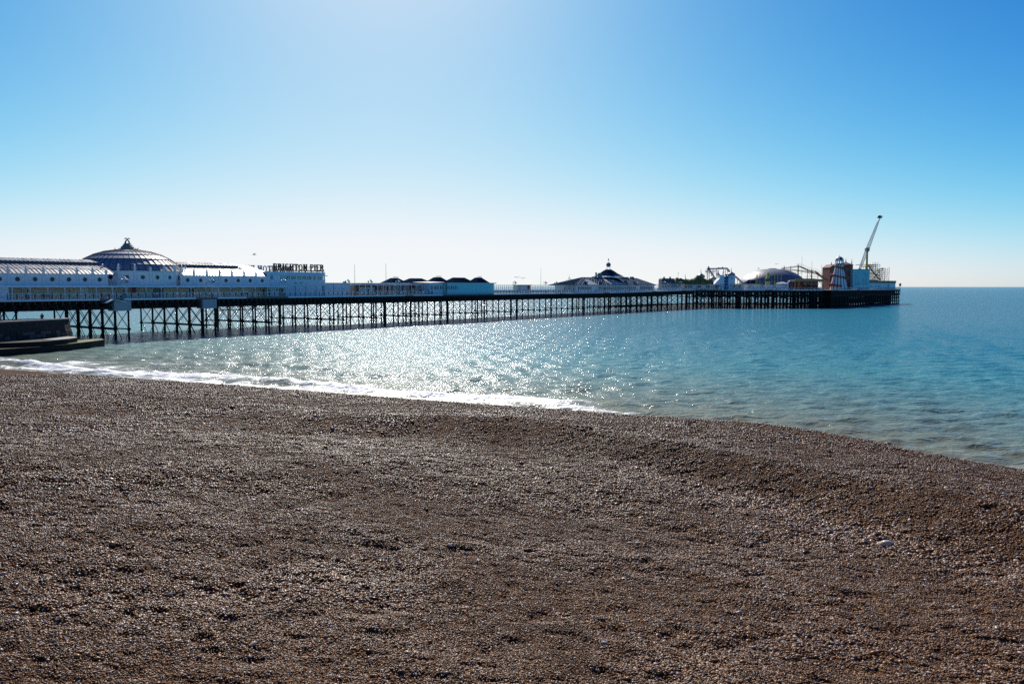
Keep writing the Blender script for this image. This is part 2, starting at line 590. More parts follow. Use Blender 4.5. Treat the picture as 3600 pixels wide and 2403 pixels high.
class MB:
    def __init__(self, th=None):
        self.v = []; self.f = []
        self.off = OFF[th.name] if th is not None and th.name in OFF else Vector((0, 0, 0))
        self.th = th

    def add(self, vs, fs):
        n = len(self.v)
        self.v += [tuple(Vector(p) - self.off) for p in vs]
        self.f += [tuple(i + n for i in f) for f in fs]
        return self

    def box(self, x0, x1, y0, y1, z0, z1):
        return self.add([(x0, y0, z0), (x1, y0, z0), (x1, y1, z0), (x0, y1, z0), (x0, y0, z1), (x1, y0, z1), (x1, y1, z1), (x0, y1, z1)],
                        [(0, 3, 2, 1), (4, 5, 6, 7), (0, 1, 5, 4), (1, 2, 6, 5), (2, 3, 7, 6), (3, 0, 4, 7)])

    def beam(self, a, b, w, h=None):
        h = h or w
        a = Vector(a); b = Vector(b); d = (b - a).normalized()
        up = Vector((0, 0, 1)) if abs(d.z) < 0.95 else Vector((0, 1, 0))
        sx = d.cross(up).normalized() * (w / 2); sy = sx.cross(d).normalized() * (h / 2)
        vs = [p + i * sx + j * sy for p in (a, b) for i, j in ((-1, -1), (1, -1), (1, 1), (-1, 1))]
        return self.add(vs, [(3, 2, 1, 0), (4, 5, 6, 7), (0, 1, 5, 4), (1, 2, 6, 5), (2, 3, 7, 6), (3, 0, 4, 7)])

    def tube(self, a, b, r0, r1=None, n=8):
        r1 = r0 if r1 is None else r1
        a = Vector(a); b = Vector(b); d = (b - a).normalized()
        up = Vector((0, 0, 1)) if abs(d.z) < 0.95 else Vector((0, 1, 0))
        x = d.cross(up).normalized(); y = x.cross(d).normalized()
        vs = [p + r * (x * math.cos(2 * PI * i / n) + y * math.sin(2 * PI * i / n)) for p, r in ((a, r0), (b, r1)) for i in range(n)]
        fs = [(i, (i + 1) % n, n + (i + 1) % n, n + i) for i in range(n)]
        return self.add(vs, fs + [tuple(range(n))[::-1], tuple(range(n, 2 * n))])

    def path(self, pts, w, h=None):
        for a, b in zip(pts[:-1], pts[1:]):
            self.beam(a, b, w, h)
        return self

    def lathe(self, prof, n=20, c=(0, 0), a0=0.0, a1=2 * PI):
        full = abs(a1 - a0 - 2 * PI) < 1e-6
        m = n if full else n + 1
        vs = [(c[0] + r * math.cos(a0 + (a1 - a0) * i / n), c[1] + r * math.sin(a0 + (a1 - a0) * i / n), z) for r, z in prof for i in range(m)]
        fs = []
        for j in range(len(prof) - 1):
            for i in range(n):
                k = (i + 1) % m
                fs.append((j * m + i, j * m + k, (j + 1) * m + k, (j + 1) * m + i))
        return self.add(vs, fs)

    def ball(self, c, r, n=10, sz=1.0):
        prof = [(max(1e-3, r * math.sin(PI * k / 6)), c[2] - r * sz * math.cos(PI * k / 6)) for k in range(7)]
        return self.lathe(prof, n, (c[0], c[1]))

    def prism(self, pts, z0, z1):
        n = len(pts)
        return self.add([(x, y, z0) for x, y in pts] + [(x, y, z1) for x, y in pts],
                        [tuple(range(n))[::-1], tuple(range(n, 2 * n))] + [(i, (i + 1) % n, n + (i + 1) % n, n + i) for i in range(n)])

    def extr(self, pts, y0, y1):
        """Outline in x-z, pushed from y0 to y1."""
        n = len(pts)
        return self.add([(x, y0, z) for x, z in pts] + [(x, y1, z) for x, z in pts],
                        [tuple(range(n)), tuple(range(n, 2 * n))[::-1]] + [(i, n + i, n + (i + 1) % n, (i + 1) % n) for i in range(n)])

    def face(self, *pts):
        return self.add(pts, [tuple(range(len(pts)))])

    def hip(self, x0, x1, y0, y1, z0, z1, ins, rid=None):
        """Hipped roof; ins = how far the ridge ends are set in, rid = half width of a flat top."""
        ym = (y0 + y1) / 2; r = rid or 0.02
        vs = [(x0, y0, z0), (x1, y0, z0), (x1, y1, z0), (x0, y1, z0), (x0 + ins, ym - r, z1), (x1 - ins, ym - r, z1), (x1 - ins, ym + r, z1), (x0 + ins, ym + r, z1)]
        return self.add(vs, [(0, 3, 2, 1), (4, 5, 6, 7), (0, 1, 5, 4), (1, 2, 6, 5), (2, 3, 7, 6), (3, 0, 4, 7)])

    def mesh(self, name, m, smooth=False):
        me = bpy.data.meshes.new(name)
        me.from_pydata(self.v, [], self.f)
        me.materials.append(m)
        if smooth:
            me.polygons.foreach_set('use_smooth', [True] * len(me.polygons))
        bm = bmesh.new(); bm.from_mesh(me)
        bmesh.ops.recalc_face_normals(bm, faces=bm.faces)
        bm.to_mesh(me); bm.free()
        return me

    def build(self, name, m, parent='th', smooth=False):
        par = self.th if parent == 'th' else parent
        o = link(name, self.mesh(name, m, smooth), par)
        return o


def boxpart(th, name, m, x0, x1, y0, y1, z0, z1, parent='th'):
    return MB(th).box(x0, x1, y0, y1, z0, z1).build(name, m, parent)


# ---------------------------------------------------------------- palette
WHITE = mat('white_paint', (0.86, 0.855, 0.83), 0.5, var=0.06, scale=0.7, streak=0.3)
WHITE2 = mat('clean_white_paint', (0.88, 0.88, 0.86), 0.4, var=0.04)
CREAM = mat('cream_render', (0.72, 0.63, 0.52), 0.7, var=0.1, streak=0.3)
PALEBLUE = mat('pale_blue_paint', (0.66, 0.78, 0.84), 0.5, var=0.05)
SKYB = mat('blue_grey_boards', (0.60, 0.74, 0.80), 0.55, var=0.05, streak=0.12)
TURQ = mat('turquoise_boards', (0.24, 0.66, 0.68), 0.5, var=0.05, streak=0.06)
IRON = mat('rusted_black_iron', (0.022, 0.017, 0.015), 0.75, var=0.5, scale=3.0, bump=0.4, spec=0.3)
IRON2 = mat('painted_dark_iron', (0.02, 0.024, 0.035), 0.45, var=0.2)
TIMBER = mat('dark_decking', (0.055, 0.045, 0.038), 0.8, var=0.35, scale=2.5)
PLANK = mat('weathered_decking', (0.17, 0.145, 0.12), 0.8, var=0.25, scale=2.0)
LEAD = mat('lead_grey', (0.085, 0.105, 0.14), 0.5, var=0.2)
GLAZE = mat('silvered_roof_glazing', (0.36, 0.355, 0.37), 0.42, var=0.12, scale=0.8)
GLAZE2 = mat('grey_dome_panel', (0.20, 0.225, 0.265), 0.38, var=0.22, scale=0.8)  # darker copy of the glazing, dim sky reflection put into the colour
SLATE = mat('blue_slate', (0.016, 0.034, 0.068), 0.9, var=0.3, scale=2.0, spec=0.0)
FLAT = mat('pale_felt_roof', (0.55, 0.52, 0.48), 0.7, var=0.2)
DGLASS = mat('dark_window_glass', (0.012, 0.016, 0.02), 0.12, var=0.5, scale=0.5)
BGLASS = mat('sky_lit_window_glass', (0.05, 0.10, 0.14), 0.08, var=0.3, scale=0.5)
RED = mat('red_paint', (0.42, 0.03, 0.03), 0.45, var=0.1)
MAROON = mat('sign_maroon', (0.03, 0.010, 0.013), 0.6, var=0.2)
GREYM = mat('galvanised_grey', (0.32, 0.34, 0.37), 0.5, metal=0.2, var=0.15)
GLOBE = mat('opal_globe', (0.88, 0.88, 0.86), 0.25, var=0.03)
GREEN = mat('weathered_copper', (0.13, 0.22, 0.20), 0.6, var=0.25)
YELLOW = mat('ride_yellow', (0.50, 0.42, 0.03), 0.45, var=0.12)
LIME = mat('ride_lime', (0.34, 0.38, 0.05), 0.45, var=0.12)
GOLD = mat('ride_gold', (0.42, 0.28, 0.08), 0.4, var=0.25, scale=3)
ORANGE = mat('ride_orange', (0.42, 0.16, 0.04), 0.5, var=0.2)
BRICK = mat('red_brown_brick', (0.24, 0.085, 0.06), 0.8, var=0.3, scale=4, bump=0.5)
NAVY = mat('navy_paint', (0.018, 0.035, 0.085), 0.4, var=0.2)
BLUE = mat('bright_blue_paint', (0.02, 0.16, 0.36), 0.4, var=0.15)
STEELW = mat('pale_steel_trough', (0.55, 0.54, 0.52), 0.4, var=0.15)
TRACK = mat('ochre_track_steel', (0.22, 0.12, 0.045), 0.5, var=0.2)
ROCK = mat('green_scenery_rock', (0.06, 0.085, 0.03), 0.85, var=0.8, scale=0.9, bump=0.8)
DOMEG = mat('silver_grey_membrane', (0.24, 0.24, 0.25), 0.42, var=0.12, scale=0.4, metal=0.45)
STRIPE_R = mat('stripe_red', (0.30, 0.03, 0.04), 0.45, var=0.1)
STRIPE_B = mat('stripe_navy', (0.03, 0.035, 0.08), 0.45, var=0.1)
STONE = mat('dark_flint_masonry', (0.04, 0.036, 0.033), 0.9, var=0.7, scale=3.0, bump=1.0, spec=0.2)
SLAB = mat('pale_concrete_slab', (0.34, 0.32, 0.28), 0.8, var=0.25, scale=1.2, bump=0.4)
WEED = mat('weedy_concrete', (0.17, 0.19, 0.05), 0.8, var=0.4, scale=1.2, bump=0.5)
SKIN = mat('skin', (0.40, 0.24, 0.17), 0.6, var=0.05)
CLOTH_D = mat('dark_cloth', (0.02, 0.02, 0.028), 0.9, var=0.2)
CLOTH_G = mat('grey_cloth', (0.22, 0.23, 0.26), 0.9, var=0.1)
CLOTH_R = mat('red_cloth', (0.30, 0.05, 0.04), 0.9, var=0.1)
FEATHER = mat('gull_feather', (0.55, 0.55, 0.55), 0.8, var=0.3)


def glass_mat():
    m, nt, b = new_mat('clear_screen_glass')
    tr = N(nt, 'ShaderNodeBsdfTransparent'); gl = N(nt, 'ShaderNodeBsdfGlossy', Roughness=0.05)
    tr.inputs[0].default_value = (0.86, 0.92, 0.94, 1)
    ms = N(nt, 'ShaderNodeMixShader'); ms.inputs[0].default_value = 0.14
    nt.links.new(tr.outputs[0], ms.inputs[1]); nt.links.new(gl.outputs[0], ms.inputs[2])
    nt.links.new(ms.outputs[0], nt.nodes['Material Output'].inputs['Surface'])
    nt.nodes.remove(b)
    return m


CLEAR = glass_mat()

# ================================================================ the pier
NECK_END = 152.0


def ZD(s):
    t = min(1, max(0, (s - 60) / 90.0))
    return 8.1 + 0.65 * t * t * (3 - 2 * t)


HEAD = [(152, 0), (160, -9), (187, -50), (192, -53), (320, -60)]      # edge of the pier head facing the beach (s, y)


def head_edge(step, inset, i0=0):
    """Points every `step` metres along the head's edge, set in by `inset`, with the edge direction."""
    out = []
    for (a, b), (c, d) in zip(HEAD[i0:-1], HEAD[i0 + 1:]):
        L = math.hypot(c - a, d - b)
        if L < 6:
            continue
        ux, uy = (c - a) / L, (d - b) / L
        nx, ny = -uy, ux
        n = max(1, round(L / step))
        for i in range(n + (1 if (c, d) == HEAD[-1] else 0)):
            out.append((a + ux * L * i / n + nx * inset, b + uy * L * i / n + ny * inset, math.atan2(uy, ux), L / n))
    return out


def build_pier():
    pier = thing('pier', 'long black iron pier on lattice-braced piles running out over the sea', 'pier', 0, 9, 0)
    o0 = OFF[pier.name]
    # deck of the neck
    m = MB(pier)
    ss = [-185, -60, -59.9, 60, 80, 100, 120, 140, NECK_END]
    for a, b in zip(ss[:-1], ss[1:]):
        w = 30 if b <= -60 else 19
        za, zb = ZD(a), ZD(b)
        m.add([(a, 0, za), (b, 0, zb), (b, w, zb), (a, w, za), (a, 0, za - .35), (b, 0, zb - .35), (b, w, zb - .35), (a, w, za - .35)],
              [(0, 1, 2, 3), (4, 7, 6, 5), (0, 4, 5, 1), (2, 6, 7, 3), (0, 3, 7, 4), (1, 5, 6, 2)])
    m.build('deck', PLANK)
    MB(pier).prism(HEAD + [(320, 60), (152, 60)], 8.40, 8.752).build('head_deck', PLANK)
    # white fascia boards
    for a, b in ((-170, -133.9), (-129.2, -113.7), (-108.5, -101.2), (-89.8, -50.4), (-46.9, -34.4), (-9.8, 28.7), (31.7, 60.2), (65.7, 103.3), (107, 134), (138, 151)):
        m = MB(pier)
        za, zb = ZD(a), ZD(b)
        m.add([(a, -.07, za + .03), (b, -.07, zb + .03), (b, -.07, zb - .27), (a, -.07, za - .27), (a, -.01, za + .03), (b, -.01, zb + .03), (b, -.01, zb - .27), (a, -.01, za - .27)],
              [(0, 1, 2, 3), (4, 7, 6, 5), (0, 4, 5, 1), (3, 2, 6, 7), (0, 3, 7, 4), (1, 5, 6, 2)])
        m.build('fascia_board', PALEBLUE)
    for i, f0, f1 in ((1, .0, .42), (1, .5, .98), (3, .05, .30), (3, .33, 1.0)):
        (a, b), (c, d) = HEAD[i], HEAD[i + 1]
        L = math.hypot(c - a, d - b); nx, ny = (d - b) / L * .05, -(c - a) / L * .05
        p = (a + (c - a) * f0 + nx, b + (d - b) * f0 + ny, 8.62); q = (a + (c - a) * f1 + nx, b + (d - b) * f1 + ny, 8.62)
        MB(pier).beam(p, q, .05, .28).build('fascia_board', PALEBLUE)
    # piles
    pm = MB().tube((0, 0, -3.5), (0, 0, 7.7), .20, .19, 8).tube((0, 0, 1.7), (0, 0, 2.3), .29, .29, 8).tube((0, 0, 5.7), (0, 0, 6.2), .28, .28, 8) \
        .tube((0, 0, -1), (0, 0, .5), .25, .22, 8).mesh('pile', IRON)
    thick = MB().tube((0, 0, -3.5), (0, 0, 7.7), .36, .34, 8).tube((0, 0, 1.7), (0, 0, 2.3), .46, .46, 8).tube((0, 0, 5.5), (0, 0, 6.2), .46, .46, 8).mesh('pile', IRON)
    xb = MB().beam((0, 0, 2.1), (0, 5, 6.0), .10).beam((0.12, 0, 6.0), (0.12, 5, 2.1), .10).mesh('cross_brace', IRON)
    lb = MB().beam((0, 0, 1.9), (0, 2.2, -.8), .09).beam((0.1, 5, 1.9), (0.1, 2.8, -.8), .09).mesh('lower_brace', IRON)
    towers = [-168, -147.5, -127, -107.6, -90.5, -70.6, -55.7, -42, -29.5, -11.5, 6.2, 27.4, 50.1, 69.6, 84, 93.2, 104, 113.5, 124, 135, 146]
    for i, s in enumerate(towers):
        cols = [2.5, 7.5, 12.5, 17.5] + ([22.5, 27.5] if s < -60 else [])
        for row, ds in enumerate((0, -2.3 if s < 90 else -4.5)):
            sh = row * 0.9
            zt = ZD(s + ds) - 8.1
            for j, y in enumerate(cols):
                big = (j == 0 and row == 0 and s > -60) and i % 2 == 0
                link('pile', thick if big else pm, pier, Vector((s + ds, y + sh, 0)) - o0, scale=(1, 1, 1 + zt / 7.7))
                if j + 1 < len(cols):
                    link('cross_brace', xb, pier, Vector((s + ds, y + sh, 0)) - o0)
                    link('lower_brace', lb, pier, Vector((s + ds + .2, y + sh, 0)) - o0)
            for z, w in ((2.0, .24), (6.05, .16)):
                MB(pier).beam((s + ds, cols[0] + sh - .6, z), (s + ds, cols[-1] + sh + .6, z), w).build('cross_beam', IRON)
    # sagging walkway truss under the deck beside the second tower
    m = MB(pier)
    m.path([(-107, 3.2, 5.2), (-92, 3.2, 5.2)], .16)
    for k in range(8):
        x = -107 + k * 1.9
        m.beam((x, 3.2, 5.2), (x, 3.2, 6.3), .1)
        m.beam((x, 3.2, 5.2 if k % 2 else 6.3), (x + 1.9, 3.2, 6.3 if k % 2 else 5.2), .1)
    m.build('hanging_truss', IRON)
    # lattice girders between the towers
    g = MB()
    g.box(0, 10, -.14, .14, -.42, -.14).box(0, 10, -.14, .14, -2.05, -1.80)
    for k in range(10):
        g.beam((k, .05, -.3), (k + 1, .05, -1.9), .06, .13)
        g.beam((k, -.05, -1.9), (k + 1, -.05, -.3), .06, .13)
    for k in range(0, 11, 2):
        g.box(k - .07, k + .07, -.08, .08, -2.0, -.2)
    gm = g.mesh('girder', IRON)
    edges = [-185] + towers + [NECK_END]
    for a, b in zip(edges[:-1], edges[1:]):
        for y in (0.5, 2.6, 6.0, 9.5, 13.0, 17.4):
            link('girder', gm, pier, Vector((a, y, ZD((a + b) / 2))) - o0, scale=((b - a) / 10, 1, 1))
    # joists: closely spaced timbers, one mass
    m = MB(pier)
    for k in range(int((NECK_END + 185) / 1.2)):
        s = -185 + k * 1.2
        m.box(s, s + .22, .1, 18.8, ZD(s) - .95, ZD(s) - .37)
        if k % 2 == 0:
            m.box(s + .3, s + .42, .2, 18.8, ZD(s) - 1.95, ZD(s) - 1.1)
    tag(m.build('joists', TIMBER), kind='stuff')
    # head: rows of piles and girders parallel to the edge
    hp = MB().tube((0, 0, -3.5), (0, 0, 8.3), .34, .32, 8).tube((0, 0, 1.4), (0, 0, 2.0), .46, .46, 8).tube((0, 0, 4.9), (0, 0, 5.4), .46, .46, 8).mesh('pile', IRON)
    for inset in (1.2, 6.0):
        for x, y, a, st in head_edge(4.4, inset):
            if inset < 7 or y > -58:
                link('pile', hp, pier, Vector((x, y, 0)) - o0)
    deep = MB(pier)
    for k, inset in enumerate((11.5, 17, 23, 30)):
        for x, y, a, st in head_edge(5.2, inset):
            if x < 318:
                deep.tube((x, y, -3), (x, y, 8.3), .34, .34, 6)
    tag(deep.build('pile_grid', IRON), kind='stuff')
    hg = MB()
    hg.box(0, 1, -.16, .16, -.62, -.37).box(0, 1, -.16, .16, -3.3, -3.0).box(-.02, .02, -.1, .1, -3.1, -.5)
    for a, b in (((0, -.5), (.5, -3.1)), ((.5, -3.1), (1, -.5)), ((0, -3.1), (.5, -.5)), ((.5, -.5), (1, -3.1)), ((0, -1.8), (.5, -.5)), ((0.5, -.5), (1, -1.8)), ((0, -1.8), (.5, -3.1)), ((.5, -3.1), (1, -1.8))):
        hg.add(*_flatbar(a, b))
    hgm = hg.mesh('head_girder', IRON)
    wlm = MB().box(0, 1, -.12, .12, -7.1, -6.75).mesh('waler', IRON)
    for inset in (1.2, 4.0, 8.5):
        for x, y, a, st in head_edge(4.4, inset):
            link('head_girder', hgm, pier, Vector((x, y, 8.75)) - o0, rot=(0, 0, a), scale=(st, 1, 1))
            link('waler', wlm, pier, Vector((x, y, 8.75)) - o0, rot=(0, 0, a), scale=(st, 1, 1))
    hb = MB()
    for a, b in (((0, -3.2), (1, -6.9)), ((0, -6.9), (1, -3.2)), ((0, -7.0), (.5, -8.9)), ((1, -7.0), (.5, -8.9))):
        hb.add(*_flatbar(a, b, .035))
    hbm = hb.mesh('head_brace', IRON)
    m = MB(pier)
    for k, inset in enumerate((1.2, 6.0)):
        for x, y, a, st in head_edge(4.4, inset):
            link('head_brace', hbm, pier, Vector((x, y, 8.75)) - o0, rot=(0, 0, a), scale=(st, 1, 1))
    # transverse braces inside the head, too dense to tell apart
    for x, y, a, st in head_edge(4.4, 1.2):
        nx, ny = -math.sin(a), math.cos(a)
        p = Vector((x, y, 0)); q = Vector((x + nx * 10, y + ny * 10, 0)); r = Vector((x + nx * 26, y + ny * 26, 0))
        m.beam(p + Vector((0, 0, 1.8)), r + Vector((0, 0, 1.8)), .22)
        m.beam(p + Vector((0, 0, 5.3)), r + Vector((0, 0, 5.3)), .3)
        m.beam(p + Vector((0, 0, 1.8)), q + Vector((0, 0, 5.3)), .14)
        m.beam(p + Vector((0, 0, 5.3)), q + Vector((0, 0, 1.8)), .14)
        m.beam(q + Vector((0, 0, 1.8)), r + Vector((0, 0, 5.3)), .14)
        m.beam(q + Vector((0, 0, 8.2)), r + Vector((0, 0, 8.2)), .5)
    tag(m.build('inner_bracing', IRON), kind='stuff')
    # two boxed landing cabins hung under the deck and the little pitched hood
    for a, b, z0, z1 in ((-131.3, -127.9, 5.75, 7.72), (-112.3, -109.0, 5.8, 7.72)):
        boxpart(pier, 'hanging_cabin', GREYM, a, b, -.35, 2.0, z0, z1)
    m = MB(pier)
    m.path([(-133.2, -.5, 7.35), (-131.6, -.5, 8.0), (-129.3, -.5, 7.45)], 1.2, .12)
    m.build('landing_hood', PALEBLUE)
    return pier


def _flatbar(a, b, w=.05, t=.06):
    """Flat bar in the x-z plane of a unit-length bay (x is stretched later)."""
    (x0, z0), (x1, z1) = a, b
    return ([(x0 - w, -t, z0), (x0 + w, -t, z0), (x1 + w, -t, z1), (x1 - w, -t, z1), (x0 - w, t, z0), (x0 + w, t, z0), (x1 + w, t, z1), (x1 - w, t, z1)],
            [(0, 1, 2, 3), (7, 6, 5, 4), (0, 4, 5, 1), (2, 6, 7, 3), (1, 5, 6, 2), (0, 3, 7, 4)])


def railings():
    post = MB().box(-.05, .05, -.05, .05, 0, 1.05).ball((0, 0, 1.12), .075, 6).box(-.08, .08, -.08, .08, 0, .12).mesh('post', IRON2)

    def infill(L):
        m = MB()
        for k in range(1, 5):
            x = L * k / 5
            m.box(x - .009, x + .009, -.009, .009, .14, .95)
        pts = [(L * (.5 + .38 * math.cos(PI * k / 8)), 0, .25 + .5 * math.sin(PI * k / 8)) for k in range(9)]
        m.path(pts, .03)
        m.box(0.05, L - .05, -.015, .015, .12, .16)
        return m.mesh('infill_panel', WHITE)
    spans = (('white and black railing along the deck beside the domed hall', -160, -37.5, 1.48),
             ('white and black railing along the deck beyond the turquoise kiosk', -7.2, 150.8, 1.55))
    for lab, a, b, st in spans:
        th = thing('railing', lab, 'railing', a, 0.3, ZD(a), 'railings along the pier edge')
        n = int((b - a) / st)
        im = infill(st)
        for k in range(n + 1):
            s = a + k * st
            link('post', post, th, Vector((s, .3, ZD(s))) - OFF[th.name])
            if k < n:
                link('infill_panel', im, th, Vector((s, .3, ZD(s))) - OFF[th.name])
        m = MB(th)
        ks = [a + (b - a) * i / 12 for i in range(13)]
        m.path([(s, .3, ZD(s) + 1.03) for s in ks], .06)
        m.build('top_rail', WHITE2)
    th = thing('railing', 'railing round the edge of the pier head', 'railing', 200, -50, 8.75, 'railings along the pier edge')
    pts = [p for p in head_edge(1.9, .5) if p[0] < 320.5]
    im = infill(1.9)
    for x, y, a, st in pts:
        link('post', post, th, Vector((x, y, 8.75)) - OFF[th.name])
        link('infill_panel', im, th, Vector((x, y, 8.75)) - OFF[th.name], rot=(0, 0, a), scale=(st / 1.9, 1, 1))
    m = MB(th)
    m.path([(x, y, 9.78) for x, y, a, st in pts], .06)
    m.build('top_rail', WHITE2)


build_pier()
railings()


# ================================================================ amusement hall with glazed roofs and rotunda
def tile_mesh(name, w, dy, dz, m, th=.035, w2=None):
    """A roof pane lying from (0,0,0) up to (w,dy,dz)."""
    w2 = w if w2 is None else w2
    i = (w - w2) / 2
    vs = [(0, 0, 0), (w, 0, 0), (i + w2, dy, dz), (i, dy, dz)]
    vs += [(x, y, z - th) for x, y, z in vs]
    return MB().add(vs, [(0, 1, 2, 3), (7, 6, 5, 4), (0, 4, 5, 1), (1, 5, 6, 2), (2, 6, 7, 3), (3, 7, 4, 0)]).mesh(name, m)


def round_window(th, s, y, z, r, rz=0.0):
    o = OFF[th.name]
    prof = [(r * .98, -.02), (r * 1.02, -.07), (r * 1.2, -.07), (r * 1.22, .02)]
    me = round_window.cache.get(r)
    if me is None:
        f = MB().lathe([(a, -b) for a, b in prof], 20).mesh('window_frame', WHITE, True)
        p = MB().lathe([(.001, .03), (r, .03)], 20)
        p.box(-.025, .025, -r, r, .02, .05).box(-r, r, -.025, .025, .02, .05)
        me = round_window.cache[r] = (f, p.mesh('pane', DGLASS))
    w = link('window', me[1], th, Vector((s, y, z)) - o, rot=(PI / 2, 0, rz))
    link('window_frame', me[0], w)
    return w


round_window.cache = {}


def pilaster_mesh(h, ball=True):
    m = MB().box(-.2, .2, -.16, .1, 0, h).box(-.26, .26, -.22, .14, h - .18, h).box(-.26, .26, -.22, .14, 0, .2)
    m.box(-.15, .15, -.12, .1, h, h + .22)
    return m.mesh('pilaster', WHITE)


def build_hall():
    th = thing('amusement_hall', 'long white amusement hall with glazed roofs, round windows and a central dome', 'hall', -120, 5, 8.1)
    o = OFF[th.name]
    S0, S1 = -166.0, -91.5
    # lower storey, recessed behind the canopy
    boxpart(th, 'lower_wall', CREAM, S0, -87.0, 6.6, 27, 8.1, 10.36)
    boxpart(th, 'projecting_store', SKYB, S0, -148.2, 3.3, 6.58, 8.1, 10.36)
    MB(th).box(S0, -87.2, 2.9, 27, 10.38, 10.54).box(S0, -87.2, 2.84, 2.9, 10.30, 10.60).build('canopy', PALEBLUE)
    col = MB().tube((0, 0, 0), (0, 0, 2.26), .07, .06, 8).tube((0, 0, 1.9), (0, 0, 2.26), .11, .11, 8).tube((0, 0, 0), (0, 0, .75), .1, .09, 8).mesh('column', WHITE)
    for s in [-147.7, -144.7, -141.7, -138.7, -135.8, -132.8, -129.7, -126.8, -122.8, -119.5, -116.0, -112.8, -109.4, -106.2, -103.1, -99.8, -96.6, -93.2, -90.0]:
        link('column', col, th, Vector((s, 3.15, 8.1)) - o)
    for s in (-145, -137.6, -127.2, -122.9, -115.9, -109.3, -102.7, -96.5, -90.2):       # lanterns hung under the canopy
        MB(th).tube((s, 3.6, 9.75), (s, 3.6, 10.36), .02).tube((s, 3.6, 9.45), (s, 3.6, 9.8), .13, .09, 6).build('lantern', IRON2)
    # doors and openings of the lower storey
    for a, b, z0, z1, m_ in ((-119.4, -117.0, 8.15, 10.15, BGLASS), (-111.2, -109.9, 8.15, 10.05, DGLASS), (-91.2, -90.1, 8.15, 10.0, DGLASS), (-144.6, -143.4, 8.15, 10.1, CREAM),
                             (-105.0, -103.6, 8.15, 10.1, WHITE), (-97.5, -96.3, 8.15, 10.1, WHITE), (-134.0, -132.8, 8.15, 10.1, WHITE)):
        d = boxpart(th, 'door', m_, a, b, 6.5, 6.62, z0, z1)
        MB(th).box(a - .12, a, 6.47, 6.64, z0, z1 + .12).box(b, b + .12, 6.47, 6.64, z0, z1 + .12).box(a, b, 6.47, 6.64, z1, z1 + .12).box((a + b) / 2 - .03, (a + b) / 2 + .03, 6.46, 6.5, z0, z1) \
            .build('door_frame', WHITE2, d)
    # upper storey: two wings
    pil = pilaster_mesh(2.95)
    ball = MB().ball((0, 0, 0), .2, 10).mesh('ball_finial', GLOBE, True)
    br = MB()
    pts = [(0.2, 1.25), (0.26, .8), (0.45, .42), (0.85, .12), (1.1, .06), (1.1, 0), (.2, 0)]
    br.extr(pts, -.12, -.03)
    brm = br.mesh('scroll_bracket', WHITE)
    wings = ([-165.5, -162.5, -159.5, -156.5, -153.5, -150.5, -147.5, -144.55, -141.55, -138.55, -135.55, -132.55, -129.9], [-113.9, -110.85, -107.7, -104.55, -101.4, -98.2, -94.95, -91.6])
    for w, cols in enumerate(wings):
        a, b = cols[0], cols[-1]
        boxpart(th, 'wall', WHITE, a, b, 5.0, 5.4, 10.56, 12.80)
        MB(th).box(a, b, 4.86, 5.45, 12.70, 12.86).build('cornice', WHITE)
        boxpart(th, 'plinth', WHITE, a, b, 4.9, 4.998, 10.56, 10.72)
        for k, s in enumerate(cols):
            p = link('pilaster', pil, th, Vector((s, 4.95, 10.58)) - o)
            if s < b or w:
                link('ball_finial', ball, p, (0, 0, 3.36))
            if k + 1 < len(cols):
                c = (s + cols[k + 1]) / 2
                hw = (cols[k + 1] - s) / 2 - .38
                MB(th).box(c - hw, c + hw, 4.955, 4.998, 10.85, 12.55).build('wall_panel', WHITE)
                link('scroll_bracket', brm, th, Vector((s, 5.0, 10.72)) - o)
                round_window(th, c, 4.93, 11.80, .42)
    # wing roofs: three tiers of panes, a clerestory and its ridge roof
    tiers = ((5.0, 12.88, 6.75, 13.68), (6.95, 13.80, 9.2, 14.42), (9.4, 14.50, 11.2, 14.72))
    for w, (a, b) in enumerate(((-166.0, -128.2), (-113.2, -95.2))):
        for t, (y0, z0, y1, z1) in enumerate(tiers):
            MB(th).face((a, y0, z0 - .05), (b, y0, z0 - .05), (b, y1, z1 - .05), (a, y1, z1 - .05)).face((a, y1, z1 - .06), (b, y1, z1 - .06), (b, y1 + .2, z1 + .07), (a, y1 + .2, z1 + .07)).build('roof_deck', LEAD)
            me = tile_mesh('roof_pane', .70, y1 - y0, z1 - z0, GLAZE)
            n = int((b - a) / .76)
            ribs = MB(th)
            for k in range(n + 1):
                x = a + k * (b - a) / n
                ribs.beam((x, y0, z0 + .02), (x, y1, z1 + .02), .07, .12)
                if k < n and x > -153.5:
                    link('roof_pane', me, th, Vector((x + .04, y0, z0)) - o, rot=(random.uniform(-.02, .02), random.uniform(-.012, .012), 0))
            ribs.build('glazing_bars', LEAD)
        MB(th).box(a, b, 11.4, 11.55, 14.72, 15.32).build('clerestory_wall', LEAD)
        MB(th).face((a, 11.2, 15.28), (b, 11.2, 15.28), (b, 14.2, 15.86), (a, 14.2, 15.86)).face((a, 14.2, 15.86), (b, 14.2, 15.86), (b, 17.2, 15.28), (a, 17.2, 15.28)) \
            .face((a, 11.2, 15.28), (a, 14.2, 15.86), (a, 17.2, 15.28)).face((b, 11.2, 15.28), (b, 14.2, 15.86), (b, 17.2, 15.28)).face((a, 17, 15.3), (b, 17, 15.3), (b, 23.5, 12.8), (a, 23.5, 12.8)).build('ridge_deck', LEAD)
        me = tile_mesh('roof_pane', .70, 2.95, .57, GLAZE)
        n = int((b - a) / .76)
        ribs = MB(th)
